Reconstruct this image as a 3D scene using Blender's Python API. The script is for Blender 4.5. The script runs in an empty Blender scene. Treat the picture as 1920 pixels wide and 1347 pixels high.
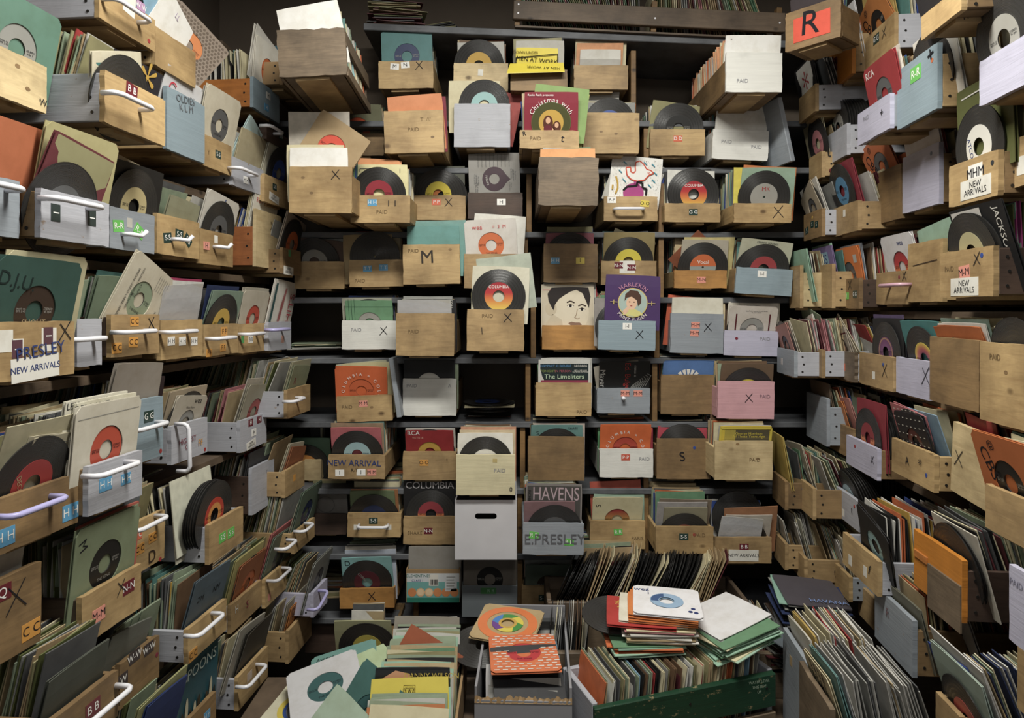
import bpy, bmesh, math, random
from mathutils import Matrix, Vector
random.seed(7)
SC = bpy.context.scene
COL = SC.collection
R = math.radians

# ---------------------------------------------------------------- camera, world, lights, exposure
F, CX, HY, ZC, VX = 1300.0, 960.0, 580.0, 1.55, 1080.0      # focal px, centre x, horizon y, eye height, aisle vanishing x
cd = bpy.data.cameras.new('camera'); cam = bpy.data.objects.new('camera', cd); COL.objects.link(cam)
cam.location = (0, 0, ZC); cam.rotation_euler = (R(90), 0, 0)
cd.sensor_fit = 'HORIZONTAL'; cd.sensor_width = 36.0; cd.lens = 36.0 * F / 1920.0
cd.shift_y = -(673.5 - HY) / 1920.0
cd.clip_start = 0.02
SC.camera = cam
w = bpy.data.worlds.new('World'); SC.world = w; w.use_nodes = True
w.node_tree.nodes['Background'].inputs[0].default_value = (0.80, 0.82, 0.80, 1)
w.node_tree.nodes['Background'].inputs[1].default_value = 0.38
def area(name, loc, rot, sx, sy, power, col):
    l = bpy.data.lights.new(name, 'AREA'); l.shape = 'RECTANGLE'; l.size = sx; l.size_y = sy; l.energy = power; l.color = col
    o = bpy.data.objects.new(name, l); o.location = loc; o.rotation_euler = rot; COL.objects.link(o); return o
area('tube_and_fill_light', (0.12, 1.10, 2.86), (0, 0, 0), 0.9, 0.22, 46, (1.0, 0.98, 0.90))
area('tube_and_fill_light', (0.0, -0.7, 2.86), (R(35), 0, 0), 1.2, 0.4, 10, (1.0, 0.98, 0.93))  # fill lamp added behind the camera to brighten the box fronts
SC.view_settings.view_transform = 'Standard'; SC.view_settings.look = 'None'
SC.view_settings.gamma = 1.0; SC.view_settings.use_curve_mapping = False
SC.view_settings.exposure = 0.30

# ---------------------------------------------------------------- colours and materials
def lin(h):
    if isinstance(h, tuple): return h
    v = [int(h[i:i+2], 16) / 255 for i in (0, 2, 4)]
    return tuple(c / 12.92 if c <= .04045 else ((c + .055) / 1.055) ** 2.4 for c in v)
COLS = dict(white='d6d4cd', cream='cfc5a0', kraft='a98f68', tan='b09a72', grey='8f8f8b', lgrey='b4b2ac', dgrey='57585a', black='1c1b1b',
    orange='c9622a', deeporange='c24a1e', red='a02a2c', crimson='7c2036', maroon='5a2028', pink='c07a80', palepink='c8a8a0', purple='43285e',
    blue='2b4a96', lblue='7fa9c4', cyan='86b4b4', teal='4f7f7a', dteal='2f5556', green='5f8a68', dgreen='2c4f3c', mint='8fb8a0', olive='59602f',
    yellow='d3c030', gold='c29a34', ylabel='c8a43a', brown='6b4f36', dbrown='3a2c24', silver='9c9a94', magenta='b03a86', peach='dd9a68',
    sky='5f86c8', navy='26345c', bsticker='4c9ac8', gsticker='58b848', osticker='d2603c', psticker='dc8c7c', ysticker='d8c030',
    msticker='6a1c2a', dgsticker='1f3a34', nsticker='20243a', asticker='d0902e', ink='1d1d24', binkt='2a3c74', white2='e6e5e2', sage='8a9a80', khaki='8d875e')
def C(n):
    c = lin(COLS.get(n, n)); g = .3 * c[0] + .55 * c[1] + .15 * c[2]          # aged ink and paper: a little greyed
    return tuple(.84 * x + .16 * g * t for x, t in zip(c, (1.04, 1.0, .90)))
MATS = {}
def newmat(name):
    m = bpy.data.materials.new(name); m.use_nodes = True; nt = m.node_tree
    b = nt.nodes['Principled BSDF']; MATS[name] = m
    return m, nt, b
def N(nt, t, **kw):
    n = nt.nodes.new(t)
    for k, v in kw.items(): setattr(n, k, v)
    return n
def mix(nt, fac, a, b, bt='MIX'):
    n = N(nt, 'ShaderNodeMix', data_type='RGBA', blend_type=bt)
    for s, v in ((0, fac), (6, a), (7, b)):
        if hasattr(v, 'links') or hasattr(v, 'is_linked'): nt.links.new(v, n.inputs[s])
        elif s == 0: n.inputs[0].default_value = v
        else: n.inputs[s].default_value = (*v[:3], 1)
    return n.outputs[2]
def ramp(nt, src, stops):
    n = N(nt, 'ShaderNodeValToRGB'); cr = n.color_ramp
    while len(cr.elements) < len(stops): cr.elements.new(0.5)
    for e, (p, c) in zip(cr.elements, stops): e.position = p; e.color = (*c[:3], 1) if not isinstance(c, (int, float)) else (c, c, c, 1)
    nt.links.new(src, n.inputs[0]); return n.outputs[0]
def coords(nt, scale=(1, 1, 1)):
    tc = N(nt, 'ShaderNodeTexCoord'); oi = N(nt, 'ShaderNodeObjectInfo')
    mul = N(nt, 'ShaderNodeMath', operation='MULTIPLY'); nt.links.new(oi.outputs['Random'], mul.inputs[0]); mul.inputs[1].default_value = 37.0
    mp = N(nt, 'ShaderNodeMapping'); mp.inputs['Scale'].default_value = scale
    nt.links.new(tc.outputs['Object'], mp.inputs['Vector']); nt.links.new(mul.outputs[0], mp.inputs['Location'])
    return mp.outputs[0]
def noise(nt, vec, scale, detail=3, rough=.55, dist=0.0):
    n = N(nt, 'ShaderNodeTexNoise'); n.inputs['Scale'].default_value = scale; n.inputs['Detail'].default_value = detail
    n.inputs['Roughness'].default_value = rough; n.inputs['Distortion'].default_value = dist
    nt.links.new(vec, n.inputs['Vector']); return n.outputs['Fac']
def bump(nt, b, h, s, d=.002):
    n = N(nt, 'ShaderNodeBump'); n.inputs['Strength'].default_value = s; n.inputs['Distance'].default_value = d
    nt.links.new(h, n.inputs['Height']); nt.links.new(n.outputs[0], b.inputs['Normal'])
def wood(name, base, dark, knot=True, grain=1.0, rough=.62):
    m, nt, b = newmat(name); base = lin(base); dark = lin(dark)
    g = noise(nt, coords(nt, (3.4, 3.4, 24)), 1.6, 4, .6, 1.9)
    f = noise(nt, coords(nt, (14, 14, 420)), 1.2, 2, .6)
    c = ramp(nt, g, ((.26, tuple((x + y) / 2 for x, y in zip(dark, base))), (.45, tuple(x * .90 for x in base)), (.56, base), (.78, tuple(min(1, x * 1.06) for x in base))))
    c2 = mix(nt, .13 * grain, c, ramp(nt, f, ((.35, dark), (.6, base))))
    if knot:
        v = N(nt, 'ShaderNodeTexVoronoi'); v.inputs['Scale'].default_value = 9.0
        nt.links.new(coords(nt, (1, 1, 1.5)), v.inputs['Vector'])
        k = ramp(nt, v.outputs['Distance'], ((.05, 1.0), (.13, 0.0)))
        c2 = mix(nt, k, c2, tuple(x * .42 for x in dark))
    s = noise(nt, coords(nt, (7, 7, 7)), 1.0, 5, .62)                       # handled dirt and stains
    c2 = mix(nt, ramp(nt, s, ((.37, 0.0), (.70, .68))), c2, tuple(x * .5 for x in dark))
    nt.links.new(c2, b.inputs['Base Color']); b.inputs['Roughness'].default_value = rough
    bump(nt, b, g, .2)
def paint(name, col, under='8a6f4c', wear=.62, rough=.55):
    m, nt, b = newmat(name); col = lin(col); under = lin(under)
    n = noise(nt, coords(nt, (22, 22, 40)), 1.5, 6, .7)
    g = noise(nt, coords(nt, (4, 4, 70)), 1.4, 3, .6, 1.0)
    c = mix(nt, ramp(nt, g, ((.35, .0), (.7, .28))), col, tuple(x * .68 for x in col))
    c = mix(nt, ramp(nt, n, ((wear, 0.0), (wear + .05, .8))), c, under)
    s = noise(nt, coords(nt, (9, 9, 9)), 1.0, 4, .6)
    c = mix(nt, ramp(nt, s, ((.5, 0.0), (.78, .4))), c, tuple(x * .45 for x in col))
    nt.links.new(c, b.inputs['Base Color']); b.inputs['Roughness'].default_value = rough
    bump(nt, b, g, .3)
wood('pine', 'bb9f72', '8b6c46'); wood('palepine', 'cfba90', 'a2885f'); wood('tan', 'b0946a', '7d6344', knot=False)
wood('brown', '8f7450', '5f4a34', knot=False); wood('amber', 'b5854a', '845c30', knot=False); wood('weathered', '7d6c58', '463a2e', grain=2.2, knot=False)
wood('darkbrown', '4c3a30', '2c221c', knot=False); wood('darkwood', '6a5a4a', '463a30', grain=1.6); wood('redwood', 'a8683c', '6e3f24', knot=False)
wood('slate_shelf', '6a6c70', '46484c', knot=False, grain=1.4); wood('divider_wood', '8a6a42', '54402a'); wood('orangewood', 'c07a3c', '8b5226', knot=False)
paint('white_paint', 'd9d8d2', wear=.72); paint('lgrey_paint', 'aaabb2', wear=.66); paint('grey_paint', '8d939a', wear=.66); paint('bluegrey_paint', '8797a0', wear=.68)
paint('orange_paint', 'c07c30', wear=.72); paint('cream_paint', 'cfc6a4', wear=.7); paint('pink_paint', 'c79aa0', wear=.74); paint('pinkgrey_paint', 'b09c92', wear=.74)
paint('green_paint', '183b28', '9a8a66', wear=.60, rough=.45); paint('lilac_paint', 'b4b2c4', wear=.7)
def flat(name, rough=.6, mottled=.25, spec=.4, wearring=False):
    m, nt, b = newmat(name)
    oi = N(nt, 'ShaderNodeObjectInfo')
    n = noise(nt, coords(nt, (16, 16, 16)), 1.3, 5, .65)
    dk = mix(nt, 1.0, oi.outputs['Color'], (.62, .57, .48), 'MULTIPLY')
    c = mix(nt, ramp(nt, n, ((.42, 0.0), (.80, mottled * 2))), oi.outputs['Color'], dk)
    nt.links.new(c, b.inputs['Base Color']); b.inputs['Roughness'].default_value = rough; b.inputs['Specular IOR Level'].default_value = spec
    if mottled > .2: bump(nt, b, noise(nt, coords(nt, (9, 9, 9)), 1.2, 3), .25, .004)
flat('paper'); flat('gloss_print', .35, .12, .5); flat('ink', .7, .05, .2); flat('label_paper', .45, .12)
def simple(name, col, rough, metal=0.0):
    m, nt, b = newmat(name); b.inputs['Roughness'].default_value = rough; b.inputs['Metallic'].default_value = metal
    n = noise(nt, coords(nt, (12, 12, 12)), 1.2, 3); col = lin(col)
    nt.links.new(mix(nt, n, col, tuple(x * .82 for x in col)), b.inputs['Base Color'])
simple('handle_enamel', 'ececf2', .25); simple('lilac_enamel', 'b6b2e0', .28); simple('pink_enamel', 'd0a8b8', .3); simple('nail_metal', '3a3836', .45, .7)
simple('wall_dark', '665b50', .9); simple('ceiling_dark', '463e38', .9); simple('floor_dark', '403830', .8); simple('cardboard', '9a7e5a', .8)
simple('greyboard', '8d8c90', .75); simple('whiteboard', 'c9c8cc', .6); simple('greyplastic', '6c7276', .4)
# vinyl: black disc with fine concentric grooves
m, nt, b = newmat('vinyl')
tc = N(nt, 'ShaderNodeTexCoord'); sp = N(nt, 'ShaderNodeSeparateXYZ'); nt.links.new(tc.outputs['Object'], sp.inputs[0])
cb = N(nt, 'ShaderNodeCombineXYZ'); nt.links.new(sp.outputs[0], cb.inputs[0]); nt.links.new(sp.outputs[2], cb.inputs[1])
ln = N(nt, 'ShaderNodeVectorMath', operation='LENGTH'); nt.links.new(cb.outputs[0], ln.inputs[0])
mu = N(nt, 'ShaderNodeMath', operation='MULTIPLY'); nt.links.new(ln.outputs['Value'], mu.inputs[0]); mu.inputs[1].default_value = 3400
sn = N(nt, 'ShaderNodeMath', operation='SINE'); nt.links.new(mu.outputs[0], sn.inputs[0])
mu2 = N(nt, 'ShaderNodeMath', operation='MULTIPLY'); nt.links.new(ln.outputs['Value'], mu2.inputs[0]); mu2.inputs[1].default_value = 700
sn2 = N(nt, 'ShaderNodeMath', operation='SINE'); nt.links.new(mu2.outputs[0], sn2.inputs[0])
rr = N(nt, 'ShaderNodeMapRange'); nt.links.new(sn2.outputs[0], rr.inputs[0]); rr.inputs[1].default_value = -1; rr.inputs[3].default_value = .27; rr.inputs[4].default_value = .42
nt.links.new(rr.outputs[0], b.inputs['Roughness']); b.inputs['Base Color'].default_value = (.030, .029, .028, 1)
bump(nt, b, sn.outputs[0], .5, .0004)
# translucent plastic sleeve
m, nt, b = newmat('plastic_film'); b.inputs['Base Color'].default_value = (.62, .62, .64, 1); b.inputs['Roughness'].default_value = .22
b.inputs['Alpha'].default_value = .42
bump(nt, b, noise(nt, coords(nt, (7, 7, 7)), 1.5, 4), .8, .006)
# two and three tone record labels: the colour runs down the label
def grad(name, stops, radial=False):
    m, nt, b = newmat(name); tc = N(nt, 'ShaderNodeTexCoord'); sp = N(nt, 'ShaderNodeSeparateXYZ'); nt.links.new(tc.outputs['Object'], sp.inputs[0])
    if radial:
        cb = N(nt, 'ShaderNodeCombineXYZ'); nt.links.new(sp.outputs[0], cb.inputs[0]); nt.links.new(sp.outputs[2], cb.inputs[1])
        l = N(nt, 'ShaderNodeVectorMath', operation='LENGTH'); nt.links.new(cb.outputs[0], l.inputs[0]); src = l.outputs['Value']; a0, a1 = .017, .046
    else: src = sp.outputs[2]; a0, a1 = -.046, .046
    mr = N(nt, 'ShaderNodeMapRange'); nt.links.new(src, mr.inputs[0]); mr.inputs[1].default_value = a0; mr.inputs[2].default_value = a1
    nt.links.new(ramp(nt, mr.outputs[0], [(p, C(c)) for p, c in stops]), b.inputs['Base Color']); b.inputs['Roughness'].default_value = .42
grad('sunset', ((.05, 'd9b83a'), (.42, 'd06a2a'), (.62, 'b8242a'), (1, 'a01c2c')))
grad('orangeblue', ((.40, '8f9a98'), (.52, '8f9a98'), (.56, 'c8622e'), (1, 'c8622e')))
grad('yellowpink', ((.0, '7a3050'), (.45, 'b85a58'), (.8, 'd8a838'), (1, 'd8c838')), True)
grad('redorange', ((.0, 'd08a3a'), (.48, 'd08a3a'), (.55, 'b8301e'), (1, 'b8301e')), True)
grad('orangemaroon', ((.0, 'c86e3a'), (.5, 'c86e3a'), (.56, '90303a'), (1, '90303a')))
grad('redyellow', ((.1, 'c8b450'), (.9, '9a2a30')))
grad('purplering', ((.0, '7a4a78'), (.7, '6d3a66'), (.85, 'b08a5a'), (.92, '6d3a66')), True)
GRADS = ('sunset', 'orangeblue', 'yellowpink', 'redorange', 'orangemaroon', 'redyellow', 'purplering')
LABNAME = dict(sunset='red to yellow', orangeblue='orange and grey', yellowpink='yellow and pink ringed', redorange='red and orange ringed',
    orangemaroon='orange and maroon', redyellow='red and yellow', purplering='purple ringed', lblue='pale blue', ylabel='golden', dbrown='dark brown', deeporange='orange')

# ---------------------------------------------------------------- mesh helpers
def mesh(name, vs, fs):
    me = bpy.data.meshes.new(name); me.from_pydata(vs, [], fs); me.update(); return me
def obj(name, me, mat, parent=None, mx=None, col=None, label=None):
    o = bpy.data.objects.new(name, me); COL.objects.link(o)
    if parent is not None: o.parent = parent
    if mx is not None: o.matrix_local = mx
    if not me.materials: me.materials.append(MATS[mat])
    if me.materials[0] is not MATS[mat]: o.material_slots[0].link = 'OBJECT'; o.material_slots[0].material = MATS[mat]
    if col is not None: o.color = (*C(col), 1)
    if label: o['label'] = label
    return o
def bx(x0, x1, y0, y1, z0, z1, b=0.0, tw=0.0):
    if x1 < x0: x0, x1 = x1, x0
    bm = bmesh.new(); bmesh.ops.create_cube(bm, size=1)
    for v in bm.verts:
        v.co = Vector(((x0 + x1) / 2 + v.co.x * (x1 - x0), (y0 + y1) / 2 + v.co.y * (y1 - y0), (z0 + z1) / 2 + v.co.z * (z1 - z0)))
        if tw: v.co.x += random.uniform(-tw, tw); v.co.z += random.uniform(-tw, tw)
    if b: bmesh.ops.bevel(bm, geom=bm.edges[:], offset=b, segments=1, affect='EDGES')
    me = bpy.data.meshes.new('panel'); bm.to_mesh(me); bm.free(); return me
def plank_front(W, H, th, amp, seed):
    """board front with a hand sawn, slightly chipped outline"""
    rnd = random.Random(seed); pts = []; n = 9; r_ = rnd.uniform(.001, .005)
    for (a, b_) in (((-W/2, 0), (W/2, 0)), ((W/2, 0), (W/2, H)), ((W/2, H), (-W/2, H)), ((-W/2, H), (-W/2, 0))):
        nx, nz = (b_[1] - a[1]), -(b_[0] - a[0]); l = math.hypot(nx, nz) or 1; sk = rnd.uniform(-amp, amp) * .8
        for k in range(n):
            t = k / n; d = -abs(rnd.gauss(0, amp * .6)) + sk * (t - .5) - (r_ if k == 0 else 0) * .4
            pts.append((a[0] + (b_[0] - a[0]) * t + nx / l * d, a[1] + (b_[1] - a[1]) * t + nz / l * d))
    N_ = len(pts); vs = [(x, 0, z) for x, z in pts] + [(x, th, z) for x, z in pts]
    return mesh('board', vs, [tuple(range(N_)), tuple(range(2 * N_ - 1, N_ - 1, -1))] + [((k + 1) % N_, k, N_ + k, N_ + (k + 1) % N_) for k in range(N_)])
def tube(pts, r, seg=8):
    """a round rod along a polyline"""
    vs, fs = [], []; n = len(pts); P = [Vector(p) for p in pts]
    up = Vector((0, 0, 1))
    for i, p in enumerate(P):
        d = (P[min(i + 1, n - 1)] - P[max(i - 1, 0)]).normalized()
        a = d.cross(up if abs(d.z) < .9 else Vector((1, 0, 0))).normalized(); c = d.cross(a)
        if i and a.dot(pa) < 0: a, c = -a, -c
        pa = a
        for k in range(seg):
            t = 2 * math.pi * k / seg; vs.append(p + a * math.cos(t) * r + c * math.sin(t) * r)
    for i in range(n - 1):
        for k in range(seg):
            fs.append((i * seg + k, i * seg + (k + 1) % seg, (i + 1) * seg + (k + 1) % seg, (i + 1) * seg + k))
    fs.append(tuple(range(seg))[::-1]); fs.append(tuple((n - 1) * seg + k for k in range(seg)))
    me = mesh('rod', vs, fs)
    for p in me.polygons: p.use_smooth = True
    return me
def annulus(r0, r1, th, seg=48):
    """ring facing -y, centred on the origin"""
    vs, fs = [], []
    for y in (-th / 2, th / 2):
        for r in (r0, r1):
            for k in range(seg):
                t = 2 * math.pi * k / seg; vs.append((r * math.cos(t), y, r * math.sin(t)))
    S = seg
    for k in range(S):
        j = (k + 1) % S
        fs += [(k, j, S + j, S + k), (2 * S + j, 2 * S + k, 3 * S + k, 3 * S + j), (S + k, S + j, 3 * S + j, 3 * S + k), (j, k, 2 * S + k, 2 * S + j)]
    fs = [f[::-1] for f in fs]
    return mesh('ring', vs, fs)
def holed(s, hr, th, seg=48, bend=0.0, notch=0.0):
    """square card with a round hole, facing -y, slightly soft edges"""
    vs, fs = [], []; h = s / 2
    for y in (-th / 2, th / 2):
        for ring in (0, 1):
            for k in range(seg):
                t = 2 * math.pi * (k + .5) / seg; c, q = math.cos(t), math.sin(t)
                if ring == 0: x, z = hr * c, hr * q
                else:
                    m_ = max(abs(c), abs(q)); x, z = h * c / m_, h * q / m_
                    e = min(abs(x), abs(z)) / h
                    x *= 1 - .012 * (1 - e); z *= 1 - .006 * e
                vs.append((x, y + bend * (x * x) / (h * h), z))
    S = seg
    for k in range(S):
        j = (k + 1) % S
        fs += [(k, j, S + j, S + k), (2 * S + j, 2 * S + k, 3 * S + k, 3 * S + j), (S + k, S + j, 3 * S + j, 3 * S + k), (j, k, 2 * S + k, 2 * S + j)]
    return mesh('card', vs, [f[::-1] for f in fs])
SV = .178
DISC_L = annulus(.0185, .0873, .0016); DISC_S = annulus(.0036, .0873, .0016)
LAB_L = annulus(.0187, .0455, .0004); LAB_S = annulus(.0038, .0455, .0004); RIM = annulus(.0858, .0873, .0022)
def card(s=SV, th=.0016, n=5, curl=0.0, seed=0, w=None):
    """sleeve front as a slightly wavy sheet with thickness"""
    rnd = random.Random(seed); vs, fs = [], []; a, b_, c = rnd.uniform(-1, 1), rnd.uniform(-1, 1), rnd.uniform(-1, 1); w = w or s
    for y in (-th / 2, th / 2):
        for i in range(n + 1):
            for j in range(n + 1):
                x, z = w * (j / n - .5), s * (i / n - .5)
                if i in (0, n) and j in (0, n): x *= .985; z *= .985
                X, Z = x / s * 2, z / s * 2
                vs.append((x, y + curl * (a * X * X * .5 + b_ * X * Z * .5 + c * Z * Z * Z * .5 + (.5 * Z * Z if Z > 0 else 0)), z))
    M = (n + 1) ** 2; I = lambda i, j: i * (n + 1) + j
    for i in range(n):
        for j in range(n):
            fs.append((I(i, j), I(i, j + 1), I(i + 1, j + 1), I(i + 1, j))); fs.append((M + I(i, j), M + I(i + 1, j), M + I(i + 1, j + 1), M + I(i, j + 1)))
    ed = [I(0, j) for j in range(n)] + [I(i, n) for i in range(n)] + [I(n, j) for j in range(n, 0, -1)] + [I(i, 0) for i in range(n, 0, -1)]
    for k in range(len(ed)):
        p, q = ed[k], ed[(k + 1) % len(ed)]; fs.append((q, p, M + p, M + q))
    me = mesh('card', vs, fs)
    return me
CARDS = [card(curl=.0), card(curl=.003, seed=1), card(curl=.004, seed=2), card(curl=.005, seed=5), card(curl=.008, seed=8)]
HOLED = [holed(SV, .044, .0016), holed(SV, .044, .0016, bend=.004), holed(SV, .044, .0016, bend=-.003)]
DISC_R = {}
# ---- lettering
_tx = {}
def textmesh(s, base=False):
    if (s, base) in _tx: return _tx[(s, base)]
    cu = bpy.data.curves.new('lettering', 'FONT'); cu.body = s; cu.size = 1.0; cu.align_x = 'CENTER'; cu.align_y = 'BOTTOM_BASELINE' if base else 'CENTER'; cu.offset = 0.0; cu.resolution_u = 3
    cu.space_line = .82
    o = bpy.data.objects.new('lettering', cu); COL.objects.link(o)
    dg = bpy.context.evaluated_depsgraph_get(); dg.update()
    me = bpy.data.meshes.new_from_object(o.evaluated_get(dg)); me.materials.clear()
    bpy.data.objects.remove(o); bpy.data.curves.remove(cu); _tx[(s, base)] = me
    return me
FACE = Matrix.Rotation(R(90), 4, 'X')                     # text plane turned upright, facing -y
def text(parent, s, u, v, size, col, y=-.001, rot=0, sx=1.0, mat='ink', name='lettering'):
    mx = Matrix.Translation((u, y, v)) @ Matrix.Rotation(R(-rot), 4, 'Y') @ FACE @ Matrix.Diagonal((size * sx, size, size, 1))
    return obj(name, textmesh(s), mat, parent, mx, col)
def arctext(parent, s, u, v, r, a0, step, size, col, y=-.001, name='lettering', flip=False):
    """letters set round a circle, clockwise from angle a0 (degrees, 90 is the top)"""
    bm = bmesh.new(); wd = [max((v.co.x for v in textmesh(ch, True).vertices), default=.15) - min((v.co.x for v in textmesh(ch, True).vertices), default=-.1) + .14 for ch in s]
    tot = sum(wd[:-1]) + (wd[-1] - wd[0]) / 2; cum = 0; A0 = a0; full = step * (len(s) - 1)
    for i, ch in enumerate(s):
        if i: cum += (wd[i - 1] + wd[i]) / 2
        a0 = A0 - full * cum / max(1e-6, sum((wd[j - 1] + wd[j]) / 2 for j in range(1, len(s))) or 1)
        if ch == ' ': continue
        a = R(a0); rot = a - math.pi / 2 + (math.pi if flip else 0)
        mx = Matrix.Translation((u + r * math.cos(a), 0, v + r * math.sin(a))) @ Matrix.Rotation(-rot, 4, 'Y') @ FACE @ Matrix.Translation((0, -.34 * size, 0)) @ Matrix.Diagonal((size, size, size, 1))
        t = bmesh.new(); t.from_mesh(textmesh(ch, True)); t.transform(mx); me = bpy.data.meshes.new('t'); t.to_mesh(me); t.free(); bm.from_mesh(me); bpy.data.meshes.remove(me)
    me = bpy.data.meshes.new('lettering'); bm.to_mesh(me); bm.free()
    return obj(name, me, 'ink', parent, Matrix.Translation((0, y, 0)), col)
def shape(parent, pts, col, y=-.0012, name='printed_shape', mat='gloss_print'):
    n = len(pts); me = mesh('shape', [(p[0], y, p[1]) for p in pts] , [tuple(range(n))])
    return obj(name, me, mat, parent, None, col)
def rect(u0, u1, v0, v1): return [(u0, v0), (u1, v0), (u1, v1), (u0, v1)]
def ell(u, v, a, b, n=28, t0=0, t1=360): return [(u + a * math.cos(R(t0 + (t1 - t0) * k / n)), v + b * math.sin(R(t0 + (t1 - t0) * k / n))) for k in range(n + (t1 - t0 < 360))]
def stroke(parent, pts, wd, col, y=-.0012, name='pen_stroke'):
    vs, fs = [], []
    for (a, b_), (c, d) in zip(pts[:-1], pts[1:]):
        L = math.hypot(c - a, d - b_) or 1; nx, nz = -(d - b_) / L * wd / 2, (c - a) / L * wd / 2; k = len(vs)
        vs += [(a + nx, y, b_ + nz), (a - nx, y, b_ - nz), (c - nx, y, d - nz), (c + nx, y, d + nz)]; fs.append((k, k + 1, k + 2, k + 3))
    return obj(name, mesh('stroke', vs, fs), 'ink', parent, None, col)
def ringshape(parent, u, v, r0, r1, col, y=-.0012, name='printed_ring', seg=40):
    me = annulus(r0, r1, .0002, seg); return obj(name, me, 'gloss_print', parent, Matrix.Translation((u, y, v)), col)
def empty(name, mx, label, cat, group=None):
    o = bpy.data.objects.new(name, None); COL.objects.link(o); o.empty_display_size = .05
    o.matrix_world = mx; o['label'] = ' '.join(label.split()); o['category'] = cat
    if group: o['group'] = group
    return o
def P(px, py, Y): return Vector(((px - CX) / F * Y, Y, ZC - (py - HY) / F * Y))
def ray(px, py): return Vector(((px - CX) / F, 1.0, -(py - HY) / F))
ORD = 'lowest first second third fourth fifth sixth seventh eighth ninth tenth eleventh twelfth thirteenth'.split()

# ---------------------------------------------------------------- records and sleeves
def q(name): return LABNAME.get(name, name)
COUNT = dict(sleeve=0, disc=0)
def disc(mx, lab, label, group=None, small=False, tx=None, noise_=0):
    """mx: centre of the disc, facing -y"""
    t = empty('vinyl_record', mx @ Matrix.Translation((0, 0, -.0873)), label, 'record', group)
    up = Matrix.Translation((0, 0, .0873)) @ Matrix.Rotation(random.uniform(-.3, .3), 4, 'Y')
    obj('disc', DISC_S if small else DISC_L, 'vinyl', t, up)
    obj('rim', RIM, 'vinyl', t, up)
    if lab:
        l = obj('center_label', LAB_S if small else LAB_L, lab if lab in GRADS else 'label_paper', t, Matrix.Translation((0, -.0011, .0873)), None if lab in GRADS else lab)
        dk = 'ink' if lab not in ('black', 'dbrown', 'maroon', 'navy', 'blue', 'crimson', 'red', 'purple') else 'silver'
        if tx:
            for a in tx:
                if a[0] == 'arc': arctext(l, a[1], 0, 0, a[2], a[3], a[4], a[5], a[6], y=-.0006)
                else: text(l, a[0], a[1], a[2], a[3], a[4], y=-.0006, rot=a[5] if len(a) > 5 else 0)
        else:
            text(l, '45 RPM\nside 1' if lab in ('red', 'grey') else 'STEREO\n45 rpm', .030, .002, .006, dk, y=-.0006); text(l, 'music co.\nBMI 2:45', -.030, .002, .0055, dk, y=-.0006)
            text(l, 'THE SONG', 0, -.027, .008, dk, y=-.0006)
    return t
def sleeve(mx, col, label, hole=None, group=None, s=SV, art=None, tx=(), curl=0, plastic=False, mat='paper', place='', h=None):
    """mx: centre of the sleeve front, facing -y. hole: label colour of the record that shows through the centre hole ('' for a bare hole)"""
    t = empty('record_sleeve', mx @ Matrix.Translation((0, 0, -s / 2)), label, 'record sleeve', group)
    up = Matrix.Translation((0, 0, s / 2)); sc = Matrix.Diagonal((s / SV, 1, s / SV, 1))
    if plastic: obj('front_cover', CARDS[3], 'plastic_film', t, up @ sc)
    elif hole is None: obj('front_cover', CARDS[curl], mat, t, up @ sc, col)
    else: obj('front_cover', HOLED[min(curl, 2)], mat, t, up @ sc, col)
    obj('back_cover', CARDS[0], mat, t, Matrix.Translation((0, .0045, s / 2)) @ sc, col if not plastic else 'lgrey')
    fc = t.children[0]
    sub = bpy.data.objects.new('print', None)
    if tx or art:
        y0 = -.0014 - (.003 if curl > 1 else 0)
        for a in tx:
            if a[0] == 'arc': arctext(t, a[1], 0, s / 2 + (a[7] if len(a) > 7 else 0), a[2], a[3], a[4], a[5], a[6], y=y0)
            elif a[0] == 'box': shape(t, [(x, z + s / 2) for x, z in rect(*a[1:5])], a[5], y0 + .0002)
            elif a[0] == 'ring': ringshape(t, a[1], a[2] + s / 2, a[3], a[4], a[5], y0 + .0002)
            elif a[0] == 'ln': stroke(t, [(x, z + s / 2) for x, z in a[1]], a[2], a[3], y0, 'printed_line')
            else: text(t, a[0], a[1], a[2] + s / 2, a[3], a[4], y=y0, rot=a[5] if len(a) > 5 else 0)
        if art: ART[art](t, s)
    bpy.data.objects.remove(sub)
    if hole:
        disc(mx @ Matrix.Translation((0, .0023, 0)), hole, f'record with {q(hole)} label, inside the {label}'[:400] if not place else f'record with {q(hole)} label inside sleeve, {place}')
    return t
def leaned(u, y, z, lean, roll=0.0):
    return Matrix.Translation((u, y, z)) @ Matrix.Rotation(R(lean), 4, 'X') @ Matrix.Rotation(R(roll), 4, 'Y')
STUFF = []          # (matrix, w, h, colour)
PAL = ['cream', 'lgrey', 'tan', 'sage', 'white', 'kraft', 'khaki', 'grey', 'green', 'dgrey', 'cream', 'sage', 'tan', 'lgrey', 'brown', 'teal', 'orange', 'red', 'black', 'blue', 'black', 'khaki']
EDGE_CARD = [card(th=.0022, n=3, curl=.002, seed=k) for k in range(3)]
PROMO = [0]
def box_sizes(H): return H * .94 if H < .115 else min(H * .82, .125)
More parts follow.
